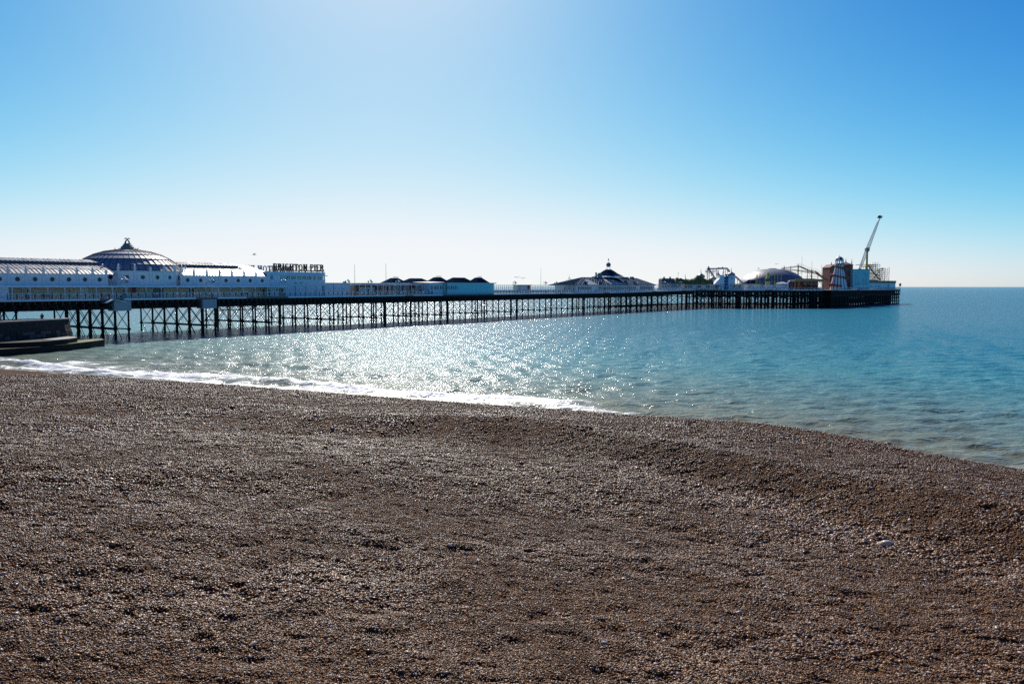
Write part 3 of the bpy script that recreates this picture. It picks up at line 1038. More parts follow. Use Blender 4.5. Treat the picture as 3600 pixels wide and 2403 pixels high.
        for k in range(n + 1):
            x = a + k * (b - a) / n
            ribs.beam((x, 11.15, 15.34), (x, 14.2, 15.93), .07, .1)
            if k < n and x > -153.5:
                link('roof_pane', me, th, Vector((x + .04, 11.2, 15.33)) - o, rot=(random.uniform(-.02, .02), 0, 0))
        ribs.build('glazing_bars', LEAD)
    # hipped seaward end of the right wing
    e0, e1 = -95.1, -89.3
    fr = [(5.0, 12.86), (6.85, 13.72), (9.3, 14.5), (12.3, 15.5)]
    hipm = MB(th); bars = MB(th)
    for (y0, z0), (y1, z1), f0, f1 in zip(fr[:-1], fr[1:], (1.0, .92, .78), (.92, .78, .62)):
        p = [(e0, y0, z0), (e0 + (e1 - e0) * f0, y0 + 1.5 * (1 - f0), z0), (e0 + (e1 - e0) * f1, y1 + 1.5 * (1 - f1), z1), (e0, y1, z1)]
        hipm.face(*p)
        for k in range(6):
            u = k / 5
            bars.beam(Vector(p[0]).lerp(Vector(p[1]), u), Vector(p[3]).lerp(Vector(p[2]), u), .07, .1)
    hipm.face((e1, 5, 12.86), (e1, 23, 12.86), (e0 + 3, 14, 15.2)).face((e0, 12.3, 15.5), (e0 + (e1 - e0) * .6, 13.0, 15.5), (e0 + 3.6, 14, 15.45), (e0, 16, 15.5))
    hipm.build('hipped_roof_end', GLAZE); bars.build('glazing_bars', LEAD)
    # rotunda
    cx, cy, RR = -119.5, 15.8, 11.4
    nb = 24
    drum = MB(th).lathe([(RR, 10.56), (RR, 13.55), (RR - .4, 13.55)], nb, (cx, cy), PI / nb, 2 * PI + PI / nb)
    drum.build('rotunda_wall', WHITE)
    MB(th).lathe([(RR + .05, 13.42), (RR + .28, 13.48), (RR + .28, 13.64), (RR - .3, 13.66)], nb, (cx, cy), PI / nb, 2 * PI + PI / nb).build('rotunda_cornice', WHITE)
    rp = pilaster_mesh(3.7)
    for k in range(nb):
        av = PI / nb + 2 * PI * k / nb
        if math.sin(av) < .12:
            p = link('pilaster', rp, th, Vector((cx + (RR + .05) * math.cos(av), cy + (RR + .05) * math.sin(av), 10.58)) - o, rot=(0, 0, av + PI / 2))
            if k % 7 != 3:
                link('ball_finial', ball, p, (0, 0, 4.15), scale=(1.15, 1.15, 1.25))
        am = 2 * PI * (k + 1) / nb
        if math.sin(am) < .1:
            ra = RR * math.cos(PI / nb)
            x, y = cx + (ra + .06) * math.cos(am), cy + (ra + .06) * math.sin(am)
            round_window(th, x, y, 12.35, .42, am + PI / 2)
            pn = MB().box(-1.02, 1.02, -.05, 0, 0, 2.35).mesh('wall_panel', WHITE)
            link('wall_panel', pn, th, Vector((cx + (ra + .005) * math.cos(am), cy + (ra + .005) * math.sin(am), 10.9)) - o, rot=(0, 0, am + PI / 2))
    # dome: rings of panels
    rings = [(11.35, 13.70), (10.15, 15.0), (8.55, 16.22), (6.75, 17.18), (4.75, 17.85), (2.35, 18.28)]
    MB(th).lathe([(r - .06, z - .06) for r, z in rings] + [(.01, 18.3)], 48, (cx, cy)).build('dome_shell', LEAD, smooth=False)
    ns = 48
    for j, ((r0, z0), (r1, z1)) in enumerate(zip(rings[:-1], rings[1:])):
        ap0, ap1 = r0 * math.cos(PI / ns), r1 * math.cos(PI / ns)
        w0, w1 = 2 * r0 * math.sin(PI / ns) - .08, 2 * r1 * math.sin(PI / ns) - .06
        i = (w0 - w1) / 2
        vs = [(-w0 / 2, -ap0, z0 + .05), (w0 / 2, -ap0, z0 + .05), (w1 / 2, -ap1 - .03, z1 - .06), (-w1 / 2, -ap1 - .03, z1 - .06)]
        vs += [(x, y + .03, z - .04) for x, y, z in vs]
        me = MB().add(vs, [(0, 1, 2, 3), (7, 6, 5, 4), (0, 4, 5, 1), (1, 5, 6, 2), (2, 6, 7, 3), (3, 7, 4, 0)]).mesh('dome_panel', GLAZE2 if j < 2 else GLAZE)  # steep lower rings coloured darker for the dim sky they reflect
        bars = MB(th)
        for k in range(ns):
            a = 2 * PI * k / ns
            if math.sin(a - PI / 2) < .55:
                link('dome_panel', me, th, Vector((cx, cy, 0)) - o, rot=(0, 0, a))
            b = a + PI / ns - PI / 2
            bars.beam((cx + r0 * math.cos(b), cy + r0 * math.sin(b), z0 + .08), (cx + r1 * math.cos(b), cy + r1 * math.sin(b), z1 + .04), .05, .1)
        bars.lathe([(r0 + .03, z0 - .06), (r0 + .06, z0 + .08), (r0 - .1, z0 + .12)], ns, (cx, cy))
        bars.build('dome_ribs', LEAD)
    # lead finial: stepped base and two entwined dolphins
    f = MB(th)
    for r, z0, z1 in ((1.5, 18.2, 18.65), (1.3, 18.65, 19.05), (1.0, 19.05, 19.4), (.75, 19.4, 19.7)):
        f.lathe([(r, z0), (r, z1 - .06), (r * .9, z1), (.01, z1)], 12, (cx, cy))
    f.build('finial_base', GREEN)
    f = MB(th)
    for sg in (-1, 1):
        pts = [(cx + sg * x, cy, z) for x, z in ((.42, 19.6), (.44, 19.85), (.36, 20.1), (.2, 20.3), (.02, 20.48), (-.16, 20.62), (-.36, 20.7))]
        for a, b, r in zip(pts[:-1], pts[1:], (.22, .19, .15, .12, .09, .07)):
            f.tube(a, b, r, r * .85, 6)
        f.beam(pts[-1], (cx - sg * .62, cy, 20.58), .1).beam(pts[-2], (cx - sg * .2, cy, 20.9), .1).beam(pts[-1], (cx - sg * .45, cy, 20.88), .09)
    f.build('dolphin_finial', IRON2)
    return th


LET = {
    'B': (.74, [[(.12, 1), (.5, 1), (.62, .78), (.5, .54), (.12, .54)], [(.5, .54), (.68, .3), (.52, 0), (.12, 0)]], [.18]),
    'R': (.80, [[(.12, 1), (.5, 1), (.64, .76), (.5, .52), (.18, .52)], [(.42, .52), (.76, 0)]], [.18]),
    'I': (.36, [], [.18]),
    'G': (.80, [[(.66, .84), (.5, 1), (.3, 1), (.13, .78), (.1, .5), (.14, .2), (.32, 0), (.55, 0), (.68, .16), (.68, .42)], [(.5, .42), (.76, .42)]], []),
    'H': (.84, [[(.18, .52), (.66, .52)]], [.18, .66]),
    'T': (.74, [[(.06, .8), (.06, 1), (.68, 1), (.68, .8)]], [.37]),
    'O': (.82, [[(.42, 1), (.2, .88), (.11, .5), (.2, .12), (.42, 0), (.63, .12), (.72, .5), (.63, .88), (.42, 1)]], []),
    'N': (.84, [[(.18, 1), (.66, 0)]], [.18, .66]),
    'P': (.72, [[(.12, 1), (.5, 1), (.64, .74), (.5, .48), (.18, .48)]], [.18]),
    'E': (.68, [[(.18, 1), (.6, 1), (.6, .86)], [(.18, .52), (.48, .52)], [(.18, 0), (.62, 0), (.62, .14)]], [.18]),
    'W': (1.0, [[(.08, 1), (.28, 0), (.5, .8), (.72, 0), (.92, 1)]], []),
    'L': (.62, [[(.18, 0), (.58, 0), (.58, .14)]], [.18]),
    'D': (.78, [[(.12, 1), (.45, 1), (.66, .78), (.7, .5), (.66, .22), (.45, 0), (.12, 0)]], [.18]),
    'V': (.78, [[(.1, 1), (.39, 0), (.68, 1)]], []),
}


def letter_mesh(ch, h, m, wd=1.0, heavy=.23):
    w, strokes, stems = LET[ch]
    b = MB()
    t = heavy * h
    for x in stems:
        b.box((x - heavy / 2) * h * wd, (x + heavy / 2) * h * wd, -.09, .09, 0, h)
        for z in (0, h - .085 * h):
            b.box((x - heavy * .95) * h * wd, (x + heavy * .95) * h * wd, -.085, .085, z, z + .085 * h)
    for st in strokes:
        pts = [(x * h * wd, 0, (.06 + .88 * z) * h) for x, z in st]
        for p, q in zip(pts[:-1], pts[1:]):
            vert = abs(q[2] - p[2]) > abs(q[0] - p[0])
            b.beam(p, q, .15, (.8 if vert else .55) * t)
    return b.mesh('letter', m), w * h * wd


def sign(th, text, h, m, length, heavy=.23):
    """Letters as parts along local x, centred, standing on local z = 0."""
    total = sum((LET[c][0] + .08) * h if c != ' ' else .45 * h for c in text)
    k = length / total
    x = -length / 2
    for c in text:
        if c == ' ':
            x += .45 * h * k
            continue
        me, w = letter_mesh(c, h, m, k, heavy)
        link('letter', me, th, (x, 0, 0))
        x += w + .08 * h * k


def build_office():
    th = thing('pier_office', 'blue-grey two-storey pier office with a band of windows below the big sign', 'building', -82, 5, 8.1)
    o = OFF[th.name]
    # plan with a rounded seaward end
    def plan(front, back, end, ins=0.0):
        pts = [(-91.4, front), (end - 1.8, front)]
        pts += [(end - 1.8 + 1.8 * math.sin(a), front + 1.8 - 1.8 * math.cos(a)) for a in (R(25), R(50), R(75), R(90))]
        return pts + [(end, back), (-91.4, back)]
    MB(th).prism(plan(5.0, 20, -74.2), 8.1, 10.75).build('lower_wall', SKYB)
    MB(th).prism(plan(4.9, 20, -73.2), 10.76, 12.02).build('upper_wall', SKYB)
    MB(th).prism(plan(5.35, 19.5, -73.6), 12.03, 13.06).build('window_band', BGLASS)
    MB(th).prism(plan(4.55, 20.3, -72.7), 13.07, 13.22).build('eaves', PALEBLUE)
    MB(th).prism(plan(4.9, 20, -73.2), 13.23, 13.98).build('parapet', SKYB)
    MB(th).prism(plan(4.84, 20.05, -73.1), 12.0, 12.1).build('sill_course', PALEBLUE)
    boxpart(th, 'blank_wall', SKYB, -91.3, -88.1, 4.93, 5.6, 12.04, 13.06)
    w = boxpart(th, 'window', BGLASS, -90.9, -90.2, 4.88, 4.95, 12.0, 12.95)
    MB(th).box(-91, -90.1, 4.86, 4.93, 12.42, 12.5).box(-90.58, -90.52, 4.86, 4.93, 12.0, 12.95).build('window_frame', WHITE, w)
    # windows: pairs of lights in pale frames
    edges = [-87.8, -86.6, -84.9, -83.2, -81.6, -80.0, -78.3, -76.8, -75.3]
    for a, b in zip(edges[:-1], edges[1:]):
        f = MB(th)
        f.box(a, a + .16, 4.98, 5.36, 12.05, 13.06).box(b - .16, b, 4.98, 5.36, 12.05, 13.06)
        f.box(a + .16, b - .16, 5.0, 5.36, 12.94, 13.06).box(a + .16, b - .16, 5.0, 5.36, 12.11, 12.22)
        for q in (.36, .64):
            x = a + (b - a) * q
            f.box(x - .04, x + .04, 5.02, 5.36, 12.2, 12.95)
        f.box(a + (b - a) * .36, a + (b - a) * .64, 5.03, 5.36, 12.55, 12.62)
        f.build('window_frame', WHITE)
    for a in (R(10), R(45), R(80)):
        x, y = -75.4 + 2.05 * math.sin(a) + .15, 6.9 - 1.85 * math.cos(a)
        boxpart(th, 'window_post', WHITE, x - .08, x + .08, y - .08, y + .08, 12.1, 13.06)
    for s in (-86.8, -83.6, -80.4, -77.1):
        boxpart(th, 'panel_joint', LEAD, s - .04, s + .04, 4.955, 4.998, 8.2, 10.7)
    boxpart(th, 'string_course', PALEBLUE, -87, -74.3, 4.85, 4.998, 10.62, 10.74)
    d = boxpart(th, 'door', DGLASS, -88.8, -87.2, 4.94, 5.0, 8.15, 10.0)
    MB(th).box(-88.05, -87.95, 4.9, 4.94, 8.15, 10.0).box(-88.9, -88.78, 4.9, 4.96, 8.15, 10.1).box(-87.22, -87.1, 4.9, 4.96, 8.15, 10.1).build('door_frame', WHITE, d)
    for s in (-83.6, -82.0):
        boxpart(th, 'floodlight', IRON2, s - .15, s + .15, 4.7, 4.9, 11.2, 11.4)
    # roof fencing behind the sign
    f = MB(th)
    for k in range(34):
        s = -89.5 + k * .5
        f.box(s - .03, s + .03, 7.0, 7.05, 13.98, 14.45)
    f.box(-89.6, -72.8, 6.98, 7.06, 14.38, 14.48)
    f.build('roof_fence', TRACK)

    st = thing('store_building', 'low plain blue-grey box building at the end of the pier office', 'building', -69.5, 5, 8.1)
    MB(st).box(-74.1, -65.4, 5.25, 15, 8.1, 11.28).build('wall', SKYB)
    boxpart(st, 'coping', PALEBLUE, -74.15, -65.3, 5.15, 15.1, 11.28, 11.40)
    for s in (-71.2, -68.3):
        boxpart(st, 'panel_joint', LEAD, s - .03, s + .03, 5.2, 5.248, 8.2, 11.2)
    boxpart(st, 'roof_vent', LEAD, -66.6, -65.9, 6.2, 6.8, 11.4, 11.75)

    sg = thing('roof_sign', 'dark BRIGHTON PIER letters standing on the roof of the pier office', 'sign', -79.75, 8.0, 14.42, 'roof signs')
    sign(sg, 'BRIGHTON PIER', 1.62, MAROON, 15.9)
    MB().box(-8.1, 8.1, -.06, .06, -.16, -.02).box(-8.1, 8.1, .3, .36, .9, .98).build('sign_rail', TRACK, sg)
    for k in range(9):
        x = -7.6 + k * 1.9
        MB().beam((x, .33, 1.4), (x, 1.6, -.44), .07).box(x - .05, x + .05, .26, .36, -.44, 1.45).box(x - .06, x + .06, -.04, .3, -.44, -.14).build('sign_stay', TRACK, sg)
    s2 = thing('roof_sign', 'second BRIGHTON PIER sign behind, seen in reverse from its back', 'sign', -82.6, 17.5, 14.0, 'roof signs')
    s2.rotation_euler = (0, 0, PANG + PI)
    sign(s2, 'BRIGHTON PIER', 1.75, GREYM, 16.4)
    MB().box(-8.3, 8.3, -.06, .06, -.36, -.02).build('sign_rail', LEAD, s2)


# ================================================================ lamps, poles, furniture
def lamp_parts():
    c = {}
    c['post'] = MB().tube((0, 0, 0), (0, 0, .9), .11, .08, 8).tube((0, 0, .9), (0, 0, 3.35), .055, .045, 8).tube((0, 0, 2.95), (0, 0, 3.05), .1, .1, 8).mesh('post', PALEBLUE)
    a = MB()
    for k in range(3):
        t = R(20 + 120 * k)
        a.path([(0, 0, 3.1), (.3 * math.cos(t), .3 * math.sin(t), 3.05), (.58 * math.cos(t), .58 * math.sin(t), 3.2), (.6 * math.cos(t), .6 * math.sin(t), 3.42)], .06)
        a.tube((.6 * math.cos(t), .6 * math.sin(t), 3.40), (.6 * math.cos(t), .6 * math.sin(t), 3.52), .1, .16, 8)
    a.tube((0, 0, 3.3), (0, 0, 3.75), .05, .05, 6).tube((0, 0, 3.7), (0, 0, 3.82), .09, .15, 8)
    c['arms'] = a.mesh('arms', IRON2)
    c['globe'] = MB().ball((0, 0, 0), .22, 12).mesh('globe', GLOBE, True)
    c['collar'] = MB().tube((0, 0, 0), (0, 0, .95), .14, .1, 8).mesh('collar', IRON2)
    return c


def build_lamps():
    c = lamp_parts()
    spots = [(-127.6, 'lamp post with white globes standing before the domed rotunda'), (-108.3, 'lamp post with white globes before the right wing of the domed hall'),
             (-89.2, 'lamp post with white globes at the corner of the pier office'), (-69.0, 'lamp post in front of the low store building beside the office'),
             (-61.0, 'lamp post beside the left flagpole above the covered walkway'), (-49.2, 'lamp post with white globes before the leftmost slate roof'),
             (6.5, 'lamp post just right of the turquoise kiosk'), (25.1, 'lamp post between the sales kiosk and the iron arch'),
             (32.2, 'lamp post just left of the iron arch'), (96.4, 'lamp post before the right half of the pavilion roof'),
             (123.0, 'lamp post with white globes by the navy ride cabin'), (141.0, 'lamp post with white globes before the green scenery rock')]
    for s, lab in spots:
        z = ZD(s)
        th = thing('lamp_post', lab, 'lamp post', s, 3.5 if s > -60 else 2.2, z, 'globe lamp posts along the pier')
        link('post', c['post'], th); link('arms', c['arms'], th); link('collar', c['collar'], th)
        for k in range(3):
            t = R(20 + 120 * k)
            link('globe', c['globe'], th, (.6 * math.cos(t), .6 * math.sin(t), 3.68))
        link('globe', c['globe'], th, (0, 0, 4.0))


def build_poles():
    for s, y, top, lab in ((-67.6, 1.2, 15.9, 'tall thin flagpole beside the store building'), (-56.3, 1.2, 16.4, 'tall thin flagpole at the end of the covered walkway'),
                           (32.6, 10.5, 16.8, 'thin flagpole behind the glazed wind screen')):
        th = thing('flagpole', lab, 'flagpole', s, y, ZD(s), 'flagpoles on the pier')
        h = top - ZD(s)
        MB().tube((0, 0, 0), (0, 0, h), .075, .035, 8).build('mast', STEELW, th)
        MB().tube((0, 0, 0), (0, 0, .8), .12, .11, 8).build('socket', IRON2, th)
        MB().ball((0, 0, h + .05), .08, 8).build('truck', GOLD, th)


def oval_sign(s, y, z, lab, hood=True):
    th = thing('oval_sign', lab, 'sign', s, y, z, 'red oval signs')
    pts = [(.48 * math.cos(a) * (1 if math.sin(a) < 0 else .95), .62 * math.sin(a)) for a in [2 * PI * k / 20 for k in range(20)]]
    MB().extr(pts, -.08, .08).build('board', RED, th)
    MB().box(-.22, .22, -.1, .1, .62, .74).build('bracket', RED, th)
    MB().extr([(-.1, -.25), (.02, -.12), (.14, .1), (.1, .28), (-.02, .2), (-.12, 0)], -.1, -.082).build('emblem', MAROON, th)
    MB().tube((0, .02, .74), (0, .02, 1.0), .03).build('hanger', IRON2, th)


def build_furniture():
    oval_sign(-123.8, 5.9, 9.75, 'red oval sign hanging below the rotunda canopy')
    oval_sign(-55.6, 4.2, 9.95, 'red oval sign by the covered walkway')
    oval_sign(21.8, 8.4, 10.1, 'red oval sign on the small sales kiosk')
    # red and white crowd barriers near the hall
    for s, lab in ((-121.6, 'red and white barrier left of the rotunda doors'), (-116.4, 'red and white barrier before the rotunda doors'), (-112.5, 'red and white barrier beside the hall entrance'), (-108.9, 'red and white barrier by the lamp post of the hall')):
        th = thing('barrier', lab, 'barrier', s, 1.6, 8.1, 'crowd barriers before the hall')
        for k in range(6):
            MB().box(-1.0 + k * .34, -1.0 + (k + 1) * .34, -.04, .04, .78, .98).build('board', RED if k % 2 == 0 else WHITE2, th)
        for x in (-.9, .9):
            MB().box(x - .03, x + .03, -.03, .03, 0, .78).box(x - .05, x + .05, -.3, .3, 0, .06).build('leg', GREYM, th)
    # benches
    bspots = [(-142.5, 'slatted bench by the railing under the left wing of the hall'), (-131.5, 'slatted bench left of the rotunda'), (-100, 'slatted bench before the right wing of the hall'), (-45, 'slatted bench before the red shop front'),
              (12, 'slatted bench before the glazed wind screen'), (58, 'slatted bench at the left end of the pavilion'), (75, 'slatted bench before the middle of the pavilion')]
    for s, lab in bspots:
        th = thing('bench', lab, 'bench', s, 2.0, ZD(s), 'benches on the pier')
        for k in range(4):
            MB().box(-.9, .9, -.2 + k * .11, -.12 + k * .11, .44, .48).build('seat_slat', TIMBER, th)
        for k in range(3):
            MB().box(-.9, .9, .26, .30, .55 + k * .14, .65 + k * .14).build('back_slat', TIMBER, th)
        for x in (-.75, .75):
            MB().box(x - .04, x + .04, -.2, .3, .4, .44).box(x - .04, x + .04, -.2, -.13, 0, .4).box(x - .04, x + .04, .24, .3, 0, .98).build('frame', IRON2, th)
    for s, lab in ((-145.9, 'dark litter bin at the left end of the deck'), (-128.9, 'dark litter bin by the landing hood'), (-37.8, 'dark litter bin beside the white kiosk'), (84, 'dark litter bin before the pavilion windows')):
        th = thing('litter_bin', lab, 'bin', s, 1.3, ZD(s), 'litter bins on the pier')
        MB().lathe([(.01, 0), (.24, 0), (.27, .75), (.29, .78)], 10).build('drum', IRON2, th)
        MB().lathe([(.29, .95), (.2, 1.1), (.01, 1.14)], 10).build('lid', IRON2, th)
        MB().box(-.26, -.22, -.02, .02, .75, .97).box(.22, .26, -.02, .02, .75, .97).build('bracket', IRON2, th)


# ================================================================ kiosks, slate roofs, screens
def window_row(th, y, z0, z1, spans, m=None, fr=None):
    for a, b in spans:
        w = boxpart(th, 'window', m or BGLASS, a, b, y - .03, y + .02, z0, z1)
        f = MB(th).box(a - .07, a, y - .07, y - .002, z0, z1).box(b, b + .07, y - .07, y - .002, z0, z1).box(a - .07, b + .07, y - .07, y - .002, z1, z1 + .07).box(a - .07, b + .07, y - .09, y - .002, z0 - .08, z0)
        if b - a > .9:
            f.box((a + b) / 2 - .03, (a + b) / 2 + .03, y - .06, y - .032, z0, z1)
        f.build('window_frame', fr or WHITE, w)


def build_kiosks():
    # covered walkway
    th = thing('covered_walkway', 'white flat-roofed open walkway between the store building and the kiosks', 'shelter', -52, 5, 8.1)
    boxpart(th, 'roof', PALEBLUE, -65.2, -37.9, 4.6, 8.0, 10.78, 10.94)
    boxpart(th, 'upper_rail', IRON2, -65.2, -37.9, 4.62, 4.70, 11.15, 11.2)
    for k in range(13):
        s = -65 + k * 2.24
        MB(th).box(s - .06, s + .06, 4.65, 4.77, 8.1, 10.78).box(s - .03, s + .03, 4.64, 4.70, 10.94, 11.2).build('post', WHITE)
    bx = thing('shutter_kiosk', 'brown kiosk with pale blue shutters behind the covered walkway', 'kiosk', -56, 7, 8.1)
    boxpart(bx, 'wall', TRACK, -61.6, -53.0, 8.3, 11.5, 8.1, 10.7)
    for a, b in ((-59.2, -56.5), (-56.4, -53.8)):
        boxpart(bx, 'shutter', PALEBLUE, a, b, 8.2, 8.298, 8.3, 10.3)
    boxpart(bx, 'roof', LEAD, -61.8, -52.8, 8.1, 11.7, 10.7, 10.85)
    # slate-roofed arcade
    th = thing('slate_roof_arcade', 'low white arcade under a row of five blue slate roofs', 'arcade', -25, 9, 8.1)
    boxpart(th, 'wall', CREAM, -55.2, -1.0, 8.4, 18.5, 8.1, 11.2)
    boxpart(th, 'fascia', WHITE, -55.4, -0.8, 8.2, 18.7, 11.2, 11.42)
    window_row(th, 8.4, 9.3, 10.6, [(-54.3, -53.5), (-53.0, -52.2), (-51.7, -50.9), (-50.4, -49.6), (-47.2, -46.4), (-45.9, -45.1), (-44.4, -43.6), (-42.9, -42.1), (-41.2, -40.4)], BGLASS)
    boxpart(th, 'shop_front', RED, -39.4, -35.4, 8.25, 8.398, 10.1, 10.75)
    boxpart(th, 'shop_front', RED, -39.4, -38.9, 8.25, 8.398, 8.3, 10.1)
    boxpart(th, 'shop_door', RED, -48.9, -48.2, 8.3, 8.398, 8.15, 10.5)
    boxpart(th, 'counter', PALEBLUE, -38.8, -35.6, 8.2, 8.398, 8.15, 9.6)
    roofs = [(-46.9, -39.8, 11.43, 12.88, True), (-39.7, -28.8, 11.43, 12.88, False), (-28.4, -20.5, 11.43, 13.30, True), (-20.4, -8.0, 11.43, 13.28, False), (-7.8, -0.4, 11.43, 13.38, True)]
    for a, b, z0, z1, crest in roofs:
        w = b - a
        m = MB(th)
        if crest:
            m.hip(a, b, 8.3, 13.1, z0, z1, w * .36, .55)
        else:
            m.hip(a, b, 8.3, 13.1, z0, z1, w * .26)
        r = m.build('roof', SLATE)
        if crest:
            c = MB(th)
            x0, x1 = a + w * .36, b - w * .36
            ym = 10.7
            n = 6
            for k in range(n + 1):
                x = x0 + (x1 - x0) * k / n
                c.box(x - .03, x + .03, ym - .55, ym - .49, z1, z1 + .42)
            c.box(x0, x1, ym - .55, ym - .5, z1 + .30, z1 + .34)
            c.build('iron_cresting', IRON2, r)
        else:
            c = MB(th)
            for k in range(1, 9):
                u = k / 9
                c.beam((a + w * .04 + u * w * .92, 8.28, z0 + .04), (a + w * .28 + u * w * .46, 10.6, z1 + .02), .05, .06)
            c.build('roof_rolls', SLATE, r)
    # white kiosk and turquoise kiosk on the edge of the deck
    th = thing('white_kiosk', 'pale blue-white kiosk with a row of windows left of the turquoise one', 'kiosk', -34.5, 2.5, 8.1)
    boxpart(th, 'wall', SKYB, -37.4, -31.45, 2.4, 8.2, 8.1, 11.36)
    MB(th).add([(-38.3, 1.7, 11.36), (-31.4, 1.7, 11.5), (-31.4, 8.25, 11.75), (-38.3, 8.25, 11.55), (-38.3, 1.7, 11.52), (-31.4, 1.7, 11.72), (-31.4, 8.25, 11.92), (-38.3, 8.25, 11.75)],
               [(0, 3, 2, 1), (4, 5, 6, 7), (0, 1, 5, 4), (1, 2, 6, 5), (2, 3, 7, 6), (3, 0, 4, 7)]).build('roof', FLAT)
    window_row(th, 2.4, 9.55, 10.65, [(-37.1, -36.5), (-36.35, -35.9), (-35.5, -34.8), (-34.6, -34.0), (-33.85, -33.4), (-32.9, -32.3), (-32.1, -31.7)], BGLASS)
    th = thing('turquoise_kiosk', 'long turquoise timber kiosk overhanging the deck edge', 'kiosk', -20, 1.5, 8.1)
    boxpart(th, 'wall', TURQ, -31.3, -8.0, 1.3, 8.2, 8.0, 11.42)
    MB(th).box(-31.4, -7.3, .8, 8.25, 11.43, 11.60).build('roof', FLAT)
    boxpart(th, 'soffit_trim', WHITE, -31.4, -7.4, .95, 1.29, 11.30, 11.42)
    window_row(th, 1.3, 9.5, 10.65, [(-31.0, -30.4), (-30.2, -29.7), (-29.3, -28.6), (-28.4, -27.9), (-27.5, -26.9), (-26.7, -26.2)], BGLASS, PALEBLUE)
    boxpart(th, 'downpipe', IRON2, -31.42, -31.3, 1.12, 1.28, 8.2, 11.4)
    for k in range(12):
        s = -30.6 + k * 1.95
        boxpart(th, 'board_joint', TURQ, s - .03, s + .03, 1.265, 1.298, 8.1, 9.35 if k < 3 else 11.2)


def wind_screen(lab, a, b, y, grp, sign_=None, step=1.05):
    th = thing('wind_screen', lab, 'screen', (a + b) / 2, y, ZD((a + b) / 2), grp)
    z = ZD((a + b) / 2)
    n = max(1, int((b - a) / step)); st = (b - a) / n
    pane = MB().box(.05, st - .05, -.012, .012, 1.12, 2.5).mesh('pane', CLEAR)
    pan = MB().box(.05, st - .05, -.03, .03, .12, 1.0).mesh('lower_panel', WHITE)
    post = MB().box(-.055, .055, -.06, .06, 0, 2.72).mesh('post', WHITE)
    for k in range(n + 1):
        x = a + k * st
        link('post', post, th, Vector((x, y, z)) - OFF[th.name])
        if k < n:
            link('pane', pane, th, Vector((x, y, z)) - OFF[th.name])
            link('lower_panel', pan, th, Vector((x, y, z)) - OFF[th.name])
    boxpart(th, 'top_rail', PALEBLUE, a - .1, b + .1, y - .25, y + .25, z + 2.72, z + 2.86)
    boxpart(th, 'mid_rail', WHITE, a, b, y - .08, y + .08, z + 1.0, z + 1.12)
    return th


def build_neck_middle():
    wind_screen('glazed white wind screen between the turquoise kiosk and the sales kiosk', 1.5, 15.8, 9.0, 'wind screens along the pier')
    wind_screen('glazed white wind screen between the sales kiosk and the pavilion', 23.8, 50.5, 9.0, 'wind screens along the pier')
    wind_screen('glazed white wind screen between the pavilion and the green rock', 121.5, 150, 6.0, 'wind screens along the pier', step=.9)
    th = thing('sales_kiosk', 'small pale kiosk with picture panels set in the wind screen', 'kiosk', 19.8, 8.8, ZD(20))
    z = ZD(20)
    boxpart(th, 'wall', CREAM, 16.2, 23.4, 8.6, 11.2, z, z + 2.75)
    boxpart(th, 'roof', FLAT, 15.9, 23.7, 8.3, 11.5, z + 2.75, z + 2.95)
    for a, b in ((16.8, 18.4), (18.8, 20.6)):
        boxpart(th, 'picture_panel', PALEBLUE, a, b, 8.54, 8.598, z + 1.2, z + 2.4)
    boxpart(th, 'counter', WHITE, 16.4, 23.2, 8.4, 8.598, z + .2, z + .95)
    # planters: low white boxes along the railing
    # iron arch
    th = thing('iron_arch', 'lacy iron archway with a spire over the walkway', 'arch', 41.8, 4, ZD(42))
    z0 = 0
    for r_, w in ((3.55, .09), (3.1, .07)):
        MB().path([(r_ * math.cos(PI * k / 18), 0, 2.0 + (r_ * .93) * math.sin(PI * k / 18)) for k in range(19)], w).build('arch_rib', IRON2, th)
    m = MB()
    for k in range(19):
        a = PI * k / 18
        m.beam((3.1 * math.cos(a), 0, 2.0 + 2.88 * math.sin(a)), (3.55 * math.cos(a + .09), 0, 2.0 + 3.3 * math.sin(a + .09)), .05)
    m.build('lattice', IRON2, th)
    for x in (-3.33, 3.33):
        MB().box(x - .22, x - .14, -.05, .05, 0, 2.0).box(x + .14, x + .22, -.05, .05, 0, 2.0).box(x - .22, x + .22, -.05, .05, 1.0, 1.06).build('leg', IRON2, th)
    MB().tube((0, 0, 5.3), (0, 0, 6.9), .05, .015, 6).box(-.5, .5, -.04, .04, 5.5, 5.56).ball((0, 0, 5.7), .14, 8).build('spire', IRON2, th)
    build_pavilion()


